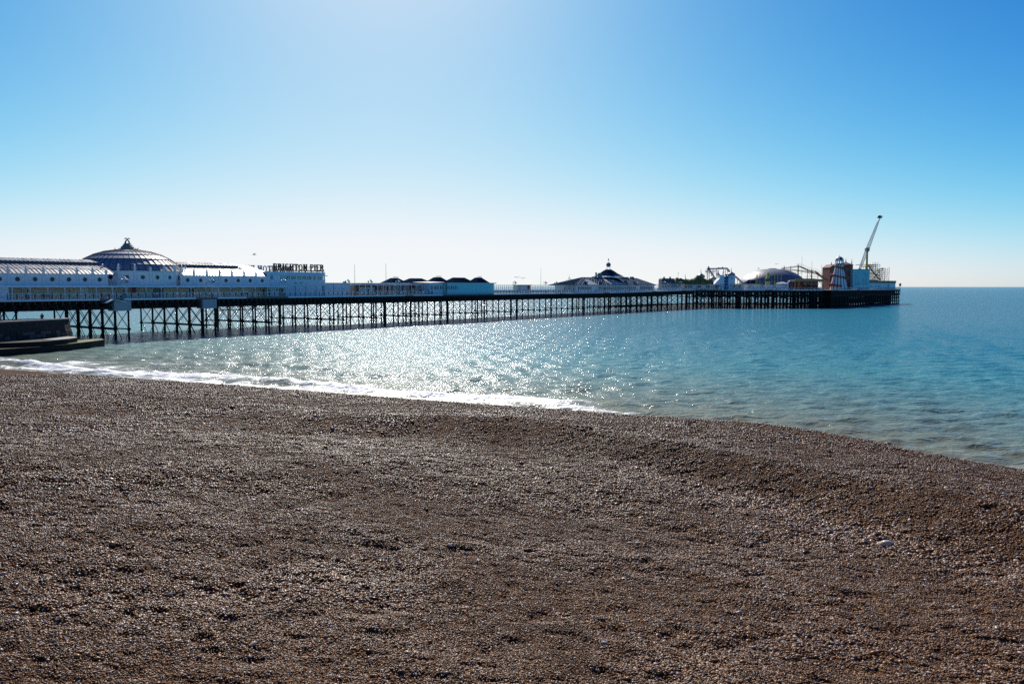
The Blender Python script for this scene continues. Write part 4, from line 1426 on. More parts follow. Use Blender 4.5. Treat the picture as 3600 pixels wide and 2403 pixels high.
def build_pavilion():
    th = thing('pavilion', 'low pavilion with banded hipped roof and a cupola carrying a ball and vane', 'pavilion', 83, 8, ZD(83))
    z = ZD(85)
    a, b = 50.5, 118.5
    boxpart(th, 'wall', WHITE, a, b, 6.3, 16, z, z + 2.55)
    spans = []
    s = a + 1.2
    while s < b - 3:
        w = 1.25
        if not (62 < s < 66 or 100 < s < 102.5):
            spans.append((s, s + w))
        s += 1.75
    window_row(th, 6.3, z + .95, z + 2.2, spans, BGLASS)
    boxpart(th, 'eaves', PALEBLUE, a - 3.0, b + 1.5, 5.6, 17.2, z + 2.56, z + 2.74)
    e0, e1, zr, ze = a - 3.2, b + 1.8, 14.15, z + 2.75
    r0, r1 = 63.5, 111.0
    yr = 11.4
    MB(th).add([(e0, 5.5, ze), (e1, 5.5, ze), (e1, 17.3, ze), (e0, 17.3, ze), (r0, yr, zr), (r1, yr, zr)],
               [(0, 1, 5, 4), (1, 2, 5), (2, 3, 4, 5), (3, 0, 4), (0, 3, 2, 1)]).build('roof', SLATE)
    # pale glazed bands running up the front slope
    n = 44
    for k in range(n):
        u = (k + .5) / n
        if .40 < u < .585:
            continue
        lo = Vector((e0 + (e1 - e0) * u, 5.5, ze)); hi = Vector((r0 + (r1 - r0) * u, yr, zr))
        w = .72 if k % 2 else .34
        up = Vector((0, -.4, .8)) * .05
        p0, p1 = lo.lerp(hi, .03) + up, lo.lerp(hi, .96) + up
        MB(th).add([p0 + Vector((-w / 2, 0, 0)), p0 + Vector((w / 2, 0, 0)), p1 + Vector((w / 2 * .75, 0, 0)), p1 + Vector((-w / 2 * .75, 0, 0))], [(0, 1, 2, 3)]).build('roof_pane', GLAZE)
    # raised pale lantern sheet and the twisted glazed bay left of it
    mid = MB(th)
    q = [(78.2, 5.9), (89.5, 5.9), (86.2, 9.6), (76.0, 9.6)]
    zf = lambda y: ze + (zr - ze) * (y - 5.5) / (yr - 5.5) + .16
    mid.add([(x, y, zf(y)) for x, y in q] + [(x, y, zf(y) - .12) for x, y in q], [(0, 1, 2, 3), (0, 4, 5, 1), (1, 5, 6, 2), (2, 6, 7, 3), (3, 7, 4, 0)]).build('roof_sheet', FLAT)
    g = MB(th)
    g.add([(57.5, 5.6, ze + .15), (66.5, 5.6, ze + .15), (64.0, 8.9, zf(8.9) + .25), (61.5, 8.9, zf(8.9) + .25)], [(0, 1, 2, 3)])
    g.build('roof_gablet', FLAT)
    # stack boxes on the slope
    for s, y in ((58.5, 6.2), (70.3, 6.3), (93.5, 7.2), (101, 6.6)):
        v = boxpart(th, 'roof_vent', LEAD, s - .6, s + .6, y, y + 1.0, zf(y) - .2, zf(y) + .75)
        boxpart(th, 'vent_cap', FLAT, s - .75, s + .75, y - .1, y + 1.1, zf(y) + .75, zf(y) + .9, v)
    boxpart(th, 'ridge_duct', GREEN, 72.5, 77.5, 11.0, 12.2, 14.05, 14.45)
    boxpart(th, 'ridge_duct', GREEN, 95.5, 102.5, 11.0, 12.0, 14.05, 14.5)
    boxpart(th, 'chimney', GREEN, 78.2, 79.8, 11.5, 12.6, 14.1, 16.0)
    boxpart(th, 'ridge_box', GREEN, 105.5, 108.0, 11.2, 12.0, 14.1, 14.7)
    f = MB(th).tube((75, 11.6, 14.4), (75, 11.6, 15.2), .4, .25, 8).ball((75, 11.6, 15.7), .42, 10, 1.3)
    f.build('urn', GREEN)
    # cupola
    cx, cy = 87.0, 12.5
    MB(th).lathe([(6.6, 14.2), (6.7, 14.55), (6.2, 14.7)], 8, (cx, cy), PI / 8, 2 * PI + PI / 8).build('cupola_base', PALEBLUE)
    MB(th).lathe([(6.35, 14.68), (3.9, 15.9), (2.0, 17.2), (1.6, 17.3)], 8, (cx, cy), PI / 8, 2 * PI + PI / 8).build('cupola_roof', SLATE)
    MB(th).lathe([(1.5, 17.28), (1.5, 17.6), (.01, 17.65)], 8, (cx, cy)).build('cupola_cap', LEAD)
    m = MB(th)
    for k in range(6):
        t = 2 * PI * k / 6
        m.beam((cx + .9 * math.cos(t), cy + .9 * math.sin(t), 17.6), (cx + .75 * math.cos(t), cy + .75 * math.sin(t), 18.9), .07)
    m.build('ball_stand', WHITE)
    MB(th).ball((cx, cy, 19.55), 1.0, 16).build('ball', GREEN, smooth=True)
    v = MB(th).tube((cx, cy, 20.5), (cx, cy, 22.2), .05, .03, 6).beam((cx - .75, cy, 20.95), (cx + .75, cy, 20.95), .06).beam((cx, cy - .75, 20.95), (cx, cy + .75, 20.95), .06)
    v.extr([(cx - .5, 21.5), (cx + .45, 21.45), (cx + .55, 21.7), (cx + .2, 21.85), (cx + .15, 22.2), (cx - .3, 22.15), (cx - .35, 21.85)], cy - .04, cy + .04)
    v.build('weather_vane', IRON2)


build_hall()
build_office()
build_lamps()
build_poles()
build_furniture()
build_kiosks()
build_neck_middle()


# ================================================================ rides and buildings on the pier head
HZ = 8.755          # level of the head deck


def onion(px, d, drum_r, bulb_r, zb, zt, spire, lab, square=None):
    x, y = far(px, d)
    th = thing_w('onion_dome_tower', lab, 'tower', (x, y, HZ), 0, 'onion domed towers of the water ride')
    z0, z1 = zb - HZ, zt - HZ
    if square is None:
        MB().lathe([(drum_r, 0), (drum_r, z0 - .25), (drum_r + .25, z0 - .15), (drum_r + .25, z0)], 12).build('drum', WHITE, th)
        m = MB()
        for k in range(12):
            a = 2 * PI * k / 12
            m.box(drum_r * math.cos(a) - .14, drum_r * math.cos(a) + .14, drum_r * math.sin(a) - .14, drum_r * math.sin(a) + .14, z0 - 2.2, z0 - .25)
        m.build('drum_piers', PALEBLUE, th)
    h = z1 - z0
    prof = [(bulb_r * a, z0 + h * b) for a, b in ((.78, 0), (.95, .12), (1.0, .27), (.97, .42), (.82, .58), (.5, .75), (.22, .9), (.1, 1.0))]
    MB().lathe(prof, 18).build('bulb', GREYM, th, smooth=True)
    sz = spire - HZ
    for k in range(6):
        a, b = z1 + (sz - z1) * k / 6, z1 + (sz - z1) * (k + 1) / 6
        r = .2 * (1 - k / 7)
        MB().tube((0, 0, a), (0, 0, b), r, r * .9, 6).build('spire_band', IRON2 if k % 2 == 0 else WHITE, th)
    return th


def water_ride():
    # navy ride cabin on the neck
    x, y = far(2348, 378)
    th = thing_w('ride_cabin', 'dark navy ride cabin with rounded top and two stub chimneys', 'cabin', (x, y, ZD(133)), R(8))
    MB().extr([(-3.1, 0), (3.1, 0), (3.1, 4.9), (2.7, 5.5), (-2.7, 5.6), (-3.15, 5.0)], 0, 5).build('body', NAVY, th)
    for xx in (-1.5, 1.5):
        MB().box(xx - .3, xx + .3, 1.5, 2.2, 5.5, 6.3).build('chimney', NAVY, th)
    for k in range(4):
        MB().ball((-1.6 + k * .8 + (.2 if k % 2 else 0), -.2, 3.5 - .25 * (k % 3)), .24, 8).build('lamp', GLOBE, th)
    MB().box(-2.2, 2.0, -.1, -.005, 1.0, 3.1).build('opening', DGLASS, th)
    MB().extr([(3.2, 0), (4.3, 0), (3.9, 4.2), (3.2, 5.0)], 1, 4).build('side_wing', NAVY, th)
    # scenery rock
    x0, y0 = far(2443, 402)
    th = thing_w('scenery_rock', 'long green mossy artificial rock hill of the water ride', 'rock', (x0, y0, HZ))
    nx, ny = 60, 14
    X, Y = np.meshgrid(np.linspace(-10, 9.8, nx), np.linspace(0, 8, ny))
    top = 5.2 + 2.6 * fbm(X * .6 + 3, Y * .6, 5) + .5 * np.sin(X * .5) + 1.3 * np.exp(-((X - 2.0) / 1.4) ** 2)
    prof = sstep(0, 1.6, Y) * (1 - sstep(6.5, 8, Y)) * sstep(-10, -9.2, X) * (1 - sstep(9, 9.8, X))
    Z = top * prof + .6 * fbm(X * 1.2, Y * 1.2, 3)
    ro = grid_mesh('rock_mass', X, Y, Z, ROCK, smooth=False)
    ro.parent = th
    onion(2407, 412, 1.6, 2.0, 13.1, 14.6, 16.8, 'onion tower whose spire alone shows over the left of the green rock')
    onion(2462, 418, 1.75, 2.15, 14.9, 17.4, 19.6, 'round white tower with grey onion dome left of the water chute')
    onion(2504, 408, 1.6, 1.95, 13.9, 15.6, 16.0, 'low grey onion dome beside the blue-grey kiosk roof')
    t = onion(2568, 392, 1.75, 1.95, 15.6, 17.7, 19.6, 'square white tower with grey onion dome right of the blue slide tube', square=True)
    MB().box(-1.75, 1.85, -.6, 3.0, 0, 6.85).build('tower', WHITE, t)
    # white block with sloping parapet
    x, y = far(2556, 390)
    th = thing_w('ride_block', 'white ride building with a sloping parapet behind the blue slide tube', 'building', (x, y, HZ), R(-3))
    MB().extr([(-6.0, 0), (-.2, 0), (-.2, 7.0), (-3.7, 7.0), (-3.7, 5.6), (-6.0, 3.2)], 1.0, 7.0).build('wall', WHITE, th)
    MB().box(-3.85, -.1, .9, 7.1, 7.0, 7.2).build('coping', PALEBLUE, th)
    MB().box(-6.2, -4.2, .6, .98, .4, 2.4).build('doorway', DGLASS, th)
    # blue slide tube tower
    x, y = far(2551, 384)
    th = thing_w('slide_tower', 'bright blue slide tube tower before the white ride building', 'tower', (x, y, HZ))
    MB().lathe([(1.0, 0), (1.0, 5.9), (1.2, 6.0), (1.2, 6.5), (.7, 6.7)], 14).build('tube', BLUE, th, smooth=True)
    MB().box(-.55, .25, -.35, .35, 6.6, 7.6).build('head_box', NAVY, th)
    for z in (2.0, 3.4, 4.8):
        MB().lathe([(1.0, z - .06), (1.08, z - .04), (1.08, z + .04), (1.0, z + .06)], 14).build('hoop', PALEBLUE, th)
    MB().path([(1.0, -.3, 6.2), (2.2, -.3, 6.0), (2.9, -.3, 5.2)], .35).build('chute', BLUE, th)
    # log flume
    d = 424.0
    th = thing_w('log_flume', 'pale steel water chute rising over the onion domes with two drops', 'flume', (*far(2530, d), HZ))
    cx, cy, _ = far(2530, d, 1000)

    def L(px, py, dd=d):
        x, y, z = far(px, dd, py)
        return Vector((x - cx, y - cy, z - HZ))
    top = [L(2484, 948), L(2500, 947), L(2522, 946.5), L(2540, 946), L(2550, 945)]
    drop = [L(2550, 945), L(2555, 948), L(2563, 960), L(2572, 968), L(2582, 974), L(2592, 982), L(2602, 991), L(2610, 1000)]
    left = [L(2484, 948), L(2492, 952), L(2500, 963), L(2507, 975), L(2514, 986)]
    for name, pts in (('channel', top), ('drop', drop), ('rear_drop', left)):
        m = MB()
        for a, b in zip(pts[:-1], pts[1:]):
            m.beam(a, b, 1.7, .22)
            m.beam(a + Vector((0, -.85, .35)), b + Vector((0, -.85, .35)), .1, .7)
            m.beam(a + Vector((0, .85, .35)), b + Vector((0, .85, .35)), .1, .7)
        m.build(name, STEELW, th)
    for px, py in ((2486, 949), (2491, 955), (2516, 947), (2541, 947), (2547, 947), (2498, 965), (2575, 972), (2590, 982)):
        p = L(px, py)
        MB().beam(p, (p.x, p.y, 0), .26).build('support', GREYM, th)
    MB().beam(L(2540, 953), L(2533, 985), .2).beam(L(2553, 950), L(2560, 985), .2).build('raking_strut', GREYM, th)
    for px, py in ((2488, 946), (2522, 967)):
        p = L(px, py)
        MB().lathe([(1.4, 0), (.5, .9), (.05, 1.6)], 6).build('chute_hood', LEAD, th).location = p
    p = L(2530, 944)
    MB().extr([(-1.3, 0), (1.3, 0), (1.4, .6), (1.1, 1.0), (.8, .5), (-1.0, .5), (-1.4, .7)], -.5, .5).build('boat_cradle', IRON2, th).location = p
    # WILD RIVER sign on a frame
    x, y, z = far(2501, 414, 958.5)
    th = thing_w('ride_sign', 'WILD RIVER letters on a thin frame below the water chute', 'sign', (x, y, z), R(2))
    sign(th, 'WILD RIVER', 1.3, IRON2, 7.2, .13)
    MB().box(-3.8, 3.8, .1, .16, -.5, -.38).box(-3.8, 3.8, .1, .16, .7, .78).build('frame', IRON2, th)
    for xx in (-2.6, 0.6, 3.4):
        MB().box(xx - .08, xx + .08, .12, .28, HZ - z, 1.5).build('leg', GREYM, th)
    # kiosks at the foot of the ride
    x, y = far(2524, 394)
    th = thing_w('hip_roof_kiosk', 'low kiosk with blue-grey hipped roof in front of the onion towers', 'kiosk', (x, y, HZ), R(4))
    MB().box(-3.2, 3.2, .5, 5, 0, 2.5).build('wall', WHITE, th)
    MB().hip(-3.9, 3.9, 0, 5.5, 2.5, 4.1, 2.2).build('roof', SLATE, th)
    for k in range(4):
        MB().box(-2.8 + k * 1.45, -1.8 + k * 1.45, .42, .5, 1.0, 2.1).build('window', BGLASS, th)
    x, y = far(2592, 391)
    th = thing_w('cream_kiosk', 'cream flat-roofed kiosk right of the onion towers', 'kiosk', (x, y, HZ))
    MB().box(-3.4, 3.2, 0, 4, 0, 2.75).build('wall', CREAM, th)
    MB().box(-3.6, 3.4, -.2, 4.2, 2.75, 2.95).build('roof', FLAT, th)
    for xx in (-2.2, .5):
        MB().box(xx, xx + .8, -.08, -.005, 1.2, 2.2).build('window', DGLASS, th)
    # long low white frontage at the head's corner
    x0, y0 = far(2406, 385); x1, y1 = far(2562, 391)
    a = math.atan2(y1 - y0, x1 - x0); Ln = math.hypot(x1 - x0, y1 - y0)
    th = thing_w('stall_row', 'long low white stall front under the green rock', 'stall', (x0, y0, HZ), a)
    MB().box(0, Ln, 1.5, 4.0, 0, 2.3).build('wall', CREAM, th)
    MB().box(-.2, Ln + .2, -.2, 4.2, 2.45, 2.62).build('roof', PALEBLUE, th)
    n = 18
    for k in range(n + 1):
        xx = Ln * k / n
        MB().box(xx - .07, xx + .07, -.07, .07, 0, 2.45).build('post', WHITE, th)
    cols_ = (RED, BGLASS, PALEBLUE, DGLASS, WHITE, BGLASS, CREAM, DGLASS, WHITE2, RED)
    for k in range(10):
        MB().box(Ln * (k + .1) / 10, Ln * (k + .85) / 10, 1.42, 1.498, .9, 2.1).build('stall_panel', cols_[k], th)


def dome_and_rides():
    x, y = far(2712, 434)
    th = thing_w('arcade_dome', 'large silver-grey membrane dome behind the lime ride', 'dome', (x, y, HZ))
    rows = []
    Rb, H = 18.3, 11.2
    for k in range(15):
        a = R(90) * k / 14
        rows.append((max(.02, Rb * math.cos(a) ** .9), 0.0 + H * math.sin(a)))
    MB().lathe(rows, 64).build('shell', DOMEG, th, smooth=True)
    m = MB()
    for k in range(28):
        a = 2 * PI * k / 28
        pts = [((r + .03) * math.cos(a), (r + .03) * math.sin(a), z + .02) for r, z in rows[:13]]
        m.path(pts, .035, .03)
    m.build('seams', DOMEG, th)
    MB().lathe([(2.3, H - .25), (2.3, H + .12), (2.0, H + .25), (.01, H + .3)], 16).build('cap', IRON2, th)
    MB().lathe([(Rb + .1, 0), (Rb + .1, .9), (Rb - .2, .9)], 48).build('kerb_ring', GREYM, th)
    # small hut with grey hipped roof
    x, y = far(2648, 398)
    th = thing_w('hip_roof_hut', 'pale hut with dark hipped roof left of the lime ride', 'hut', (x, y, HZ))
    MB().box(-3.4, 3.4, .6, 6, 0, 2.9).build('wall', SKYB, th)
    MB().hip(-4.1, 4.1, 0, 6.6, 2.9, 5.0, 2.4).build('roof', SLATE, th)
    MB().box(-4.2, 4.2, -.1, .1, 2.75, 2.92).build('gutter', FLAT, th)
    for xx in (-2.6, -.6, 1.4):
        MB().box(xx, xx + 1.2, .52, .598, 1.1, 2.3).build('window', BGLASS, th)
    # spinning ride
    x, y = far(2696, 396)
    th = thing_w('spinning_ride', 'yellow and lime spinning ride with a tapering tower and upright arms', 'ride', (x, y, HZ))
    MB().lathe([(6.6, 0), (6.6, .9), (6.2, 1.0), (.01, 1.0)], 20).build('platform', GREYM, th)
    MB().box(-.95, .95, -.9, .9, 1.0, 4.2).build('pedestal', YELLOW, th)
    MB().box(-1.1, 1.1, -1.05, 1.05, 4.2, 5.5).build('drum', NAVY, th)
    MB().extr([(-.95, 5.5), (.95, 5.5), (.8, 6.5), (.55, 8.4), (-.35, 8.4), (-.65, 6.5)], -.7, .7).build('tower', LIME, th)
    for k, xx in enumerate((-6.1, -4.9, -3.5, 3.9, 5.1, 6.3)):
        yy = (-1.2, .3, 1.2, 1.2, .3, -1.2)[k]
        arm = MB().beam((math.copysign(1.0, xx), yy * .3, 4.9), (xx, yy, 4.8), .28).build('arm', NAVY, th)
        MB().tube((xx, yy, 2.0 + .3 * (k % 2)), (xx, yy, 7.9), .2, .18, 8).build('gondola_mast', LIME, th)
        MB().box(xx - .45, xx + .45, yy - .5, yy + .5, 1.6, 2.5).build('seat', LIME, th)
    x0, y0 = far(2628, 389); x1, y1 = far(2766, 390)
    th = thing_w('fence_wall', 'low white panelled fence round the lime ride', 'fence', (x0, y0, HZ), 0)
    n = 10
    for k in range(n):
        w = (x1 - x0) / n
        MB().box(k * w, (k + 1) * w - .06, 0, .06, .2, 1.05).build('lower_panel', PALEBLUE, th)
        MB().box(k * w, (k + 1) * w - .06, .01, .05, 1.35, 2.4).build('upper_panel', WHITE if k % 3 else CREAM, th)
    for k in range(n + 1):
        MB().box(k * w - .07, k * w + .07, -.03, .1, 0, 2.5).build('post', WHITE2, th)
    # parasol and ticket booth
    x, y = far(2746, 394)
    th = thing_w('canopy_tent', 'small pale pointed canopy behind the fence of the lime ride', 'canopy', (x, y, HZ))
    MB().lathe([(3.3, 2.9), (3.3, 3.1), (1.2, 3.75), (.15, 4.2), (.01, 4.25)], 8).build('canvas', WHITE2, th)
    for k in range(4):
        a = PI / 4 + k * PI / 2
        MB().tube((2.8 * math.cos(a), 2.8 * math.sin(a), 0), (2.8 * math.cos(a), 2.8 * math.sin(a), 2.95), .08).build('pole', WHITE, th)
    x, y = far(2776, 393)
    th = thing_w('ticket_booth', 'round navy ticket booth with a white pillar left of the gold pavilion', 'booth', (x, y, HZ))
    MB().lathe([(1.1, 0), (1.1, 3.5), (1.3, 3.6), (1.3, 4.0), (.3, 4.5)], 14).build('body', NAVY, th)
    MB().tube((-1.3, -.5, 0), (-1.3, -.5, 4.1), .3, .3, 8).build('pillar', WHITE2, th)
    MB().box(-.5, .5, -1.18, -1.05, 1.1, 2.2).build('hatch', DGLASS, th)
    # gold pavilion with strings of lamps
    x, y = far(2842, 400)
    th = thing_w('ride_pavilion', 'gold-canopied dodgem pavilion with orange corner posts and lamps', 'pavilion', (x, y, HZ), R(3))
    MB().box(-7.4, 7.4, 0, 9, 4.2, 5.0).build('fascia', GOLD, th)
    m = MB()
    for k in range(12):
        m.lathe([(.6, 5.0), (.45, 5.28), (.1, 5.4)], 6, (-6.8 + k * 1.24, .3))
    m.build('scalloped_crest', GOLD, th)
    MB().box(-7.6, 7.6, -.15, .0, 4.05, 4.2).build('trim', ORANGE, th)
    MB().hip(-7.2, 7.2, .2, 8.8, 5.0, 5.7, 3).build('roof', SLATE, th)
    MB().box(-7.2, 7.2, 6.5, 8.8, 0, 4.2).build('back_wall', BRICK, th)
    MB().box(-7.5, 7.5, -.2, 9.2, 0, .25).build('floor', TIMBER, th)
    for k, xx in enumerate((-7.1, -5.2, -2.0, 1.2, 4.4, 7.1)):
        MB().box(xx - (.55 if k == 1 else .18), xx + (.55 if k == 1 else .18), -.1, .3, .25, 4.05).build('post', ORANGE, th)
    MB().lathe([(.01, -.05), (.75, -.05), (.75, .05), (.01, .05)], 14).build('red_disc', RED, th).matrix_local = Matrix.Translation((-4.3, -.2, 1.7)) @ Matrix.Rotation(PI / 2, 4, 'X')
    bulb = MB().ball((0, 0, 0), .17, 8).mesh('lamp_bulb', GLOBE)
    for k in range(20):
        link('lamp_bulb', bulb, th, (-3.0 + .52 * k, -.25, 3.3 + .35 * math.sin(k * 1.7) - .4 * (k % 2)))
    for k in range(5):
        xx = -2.2 + k * 2.0
        MB().box(xx - .6, xx + .6, 1.5, 3.2, .25, .75).lathe([(.8, .3), (.8, .75), (.5, .95), (.01, 1.0)], 10, (xx, 2.4)).build('bumper_car', (RED, BLUE, YELLOW, GREYM, LIME)[k], th)
    MB().box(5.0, 7.0, -.12, .1, 3.6, 3.95).build('lit_board', GLOBE, th)


def coaster():
    d = 428.0
    th = thing_w('roller_coaster', 'ochre steel roller coaster track sloping down to the brick house', 'roller coaster', (*far(2825, d), HZ))
    cx, cy = far(2825, d)

    def L(px, py, dd=d):
        x, y, z = far(px, dd, py)
        return Vector((x - cx, y - cy, z - HZ))
    hi = [L(2744, 942), L(2760, 940), L(2778, 938.5), L(2795, 935.5), L(2806, 935.5), L(2818, 940), L(2832, 947), L(2846, 951), L(2862, 953), L(2872, 960), L(2882, 968), L(2896, 977), L(2912, 985)]
    lo = [L(2744, 945, d + 8), L(2764, 947, d + 8), L(2790, 948, d + 8), L(2815, 951, d + 8), L(2845, 956, d + 8), L(2866, 960, d + 8), L(2884, 972, d + 8), L(2905, 985, d + 8)]
    for name, pts in (('upper_track', hi), ('lower_track', lo)):
        m = MB()
        for off in (-.6, .6):
            m.path([p + Vector((0, off, 0)) for p in pts], .2)
        m.path([p + Vector((0, 0, -.45)) for p in pts], .28)
        for a, b in zip(pts[:-1], pts[1:]):
            for k in range(3):
                p = a.lerp(b, k / 3)
                m.beam(p + Vector((0, -.65, 0)), p + Vector((0, .65, -.05)), .12)
        m.build(name, TRACK, th)
    m = MB()
    m.path([p + Vector((0, -.9, 1.2)) for p in hi[3:]], .07)
    for a, b in zip(hi[3:-1], hi[4:]):
        for k in range(2):
            p = a.lerp(b, k / 2)
            m.beam(p + Vector((0, -.9, 0)), p + Vector((0, -.9, 1.2)), .06)
    m.build('handrail', GREYM, th)
    for k, (px, py, w) in enumerate(((2753, 938, .3), (2776, 938, .25), (2802, 934, .5), (2835, 948, .25), (2850, 951, .5), (2872, 960, .25), (2890, 974, .25))):
        p = L(px, py)
        MB().beam((p.x, p.y, 0), p + Vector((0, 0, .5)), w).build('column', TRACK, th)
    for a, b in (((2790, 960), (2810, 950)), ((2800, 965), (2825, 952)), ((2835, 952), (2848, 972)), ((2765, 962), (2782, 949))):
        MB().beam(L(*a), L(*b), .16).build('brace', TRACK, th)
    for px0, px1, py in ((2826, 2876, 959), (2828, 2875, 971), (2828, 2872, 973.5), (2858, 2900, 966)):
        MB().beam(L(px0, py, d + 4), L(px1, py, d + 4), .1).build('catwalk', TRACK, th)
    for px, top in ((2815, 903), (2850, 918), (2884, 932)):
        x, y, z = far(px, 424, top)
        m_ = thing_w('mast', {2815: 'tallest thin mast over the roller coaster crest', 2850: 'middle thin mast over the roller coaster slope', 2884: 'short thin mast nearest the brick house'}[px], 'mast', (x, y, HZ), 0, 'thin masts above the coaster')
        MB().tube((0, 0, 0), (0, 0, z - HZ), .11, .05, 6).build('pole', GREYM, m_)
        MB().box(-.25, .25, -.25, .25, 0, .5).build('foot', GREYM, m_)
        MB().ball((0, 0, z - HZ), .12, 6).build('tip', GREYM, m_)


def haunted_house():
    d = 432.0
    k_ = d / 2800
    th = thing_w('brick_house', 'tall red-brown haunted house with pyramid roofs and spiky finials', 'house', (*far(2960, d), HZ), R(4))
    W = lambda px: (px - 2960) * k_
    Zp = lambda py: 10.5 + (1006 - py) * k_ - HZ
    MB().box(W(2912), W(2930) + .4, 0, 9, 0, Zp(940)).build('wall', BRICK, th)
    MB().extr([(W(2911), Zp(940)), (W(2931) + .4, Zp(940)), (W(2927), Zp(929))], -.1, 9.1).build('gable', BRICK, th)
    MB().box(W(2931), W(2996), .6, 10, 0, Zp(944)).build('main_wall', BRICK, th)
    MB().box(W(2931), W(2996), .35, 10.1, Zp(944), Zp(944) + .35).build('cornice', TRACK, th)
    MB().lathe([(4.0, Zp(944)), (4.0, Zp(931)), (4.3, Zp(930)), (4.3, Zp(929.5)), (0.2, Zp(920))], 8, (W(2986), 6), PI / 8, 2 * PI + PI / 8).build('turret', BRICK, th)
    MB().lathe([(4.35, Zp(931)), (2.2, Zp(925)), (.25, Zp(921))], 8, (W(2986), 5.95), PI / 8, 2 * PI + PI / 8).build('turret_roof', SLATE, th)
    MB().hip(W(2931), W(2968), 2, 9, Zp(943), Zp(933), 2.0).build('roof', SLATE, th)
    for px, py, h in ((2926, 929, 1.4), (2971, 931, 1.5), (2988, 920, 2.2), (3000, 925, 2.6), (2962, 934, 1.0)):
        MB().lathe([(.35, Zp(py) - .3), (.4, Zp(py)), (.18, Zp(py) + .4), (.22, Zp(py) + .6), (.03, Zp(py) + h)], 6, (W(px), 3.0 if px != 2988 else 5.9)).build('finial', IRON2, th)
    for px, py in ((2919, 948), (2919, 960), (2921, 975)):
        w = MB().box(W(px) - .5, W(px) + .5, -.06, -.004, Zp(py) - .9, Zp(py) + .7).build('window', DGLASS, th)
        MB().box(W(px) - .65, W(px) + .65, -.12, -.062, Zp(py) + .7, Zp(py) + .9).build('window_head', TRACK, w)
    MB().box(W(2912) - .05, W(2996), .5, .598, Zp(969), Zp(969) + .25).build('string_course', TRACK, th)
    # billboard
    d = 430.0
    k_ = d / 2800
    x, y = far(3023.5, d)
    b = thing_w('mural_board', 'big turquoise mural board with two pale line-drawn tall figures', 'mural', (x, y, HZ), R(2))
    Wb = lambda px: (px - 3023.5) * k_
    MB().box(Wb(2994), Wb(3054), 0, 3, 0, Zp(948)).build('wall', TURQ, b)
    MB().box(Wb(2994) - .1, Wb(3054) + .1, -.1, 3.1, Zp(948), Zp(948) + .3).build('coping', LEAD, b)
    MB().box(Wb(2994), Wb(3054), -.06, -.004, 1.6, 2.1).build('white_stripe', PALEBLUE, b)
    fig = [(-1.4, 2.2), (-1.55, 4.6), (-1.25, 6.2), (-.85, 8.2), (-.55, 9.4), (-.3, 9.9), (0, 9.4), (.35, 8.0), (.85, 6.0), (1.25, 4.4), (1.3, 2.2)]
    for cxx, sgn in ((-2.0, 1), (2.0, -1)):
        pts = [(cxx + sgn * p * .78, -.03, 1.9 + (z - 2.2) * .9) for p, z in fig]
        f = MB().path(pts, .05, .12)
        f.path([(cxx - sgn * 1.5, -.03, 9.0), (cxx + sgn * .2, -.03, 8.6), (cxx + sgn * 1.2, -.03, 9.0)], .05, .1)
        f.path([(cxx - sgn * 1.4, -.03, 9.0), (cxx - sgn * 1.1, -.03, 5.0)], .05, .1)
        for q in (3.2, 4.3, 5.4):
            f.path([(cxx - .6, -.03, q), (cxx, -.03, q + .5), (cxx + .6, -.03, q)], .05, .09)
        f.path([(cxx - .7, -.03, 1.9), (cxx - .5, -.03, 3.0), (cxx, -.03, 3.4), (cxx + .5, -.03, 3.0), (cxx + .7, -.03, 1.9)], .05, .12)
        f.build('drawn_figure', GREYM, b)
    for px in (2996, 3012, 3030, 3048):
        MB().box(Wb(px), Wb(px) + .5, -.12, -.06, .2, 1.4).build('poster', CREAM, b)


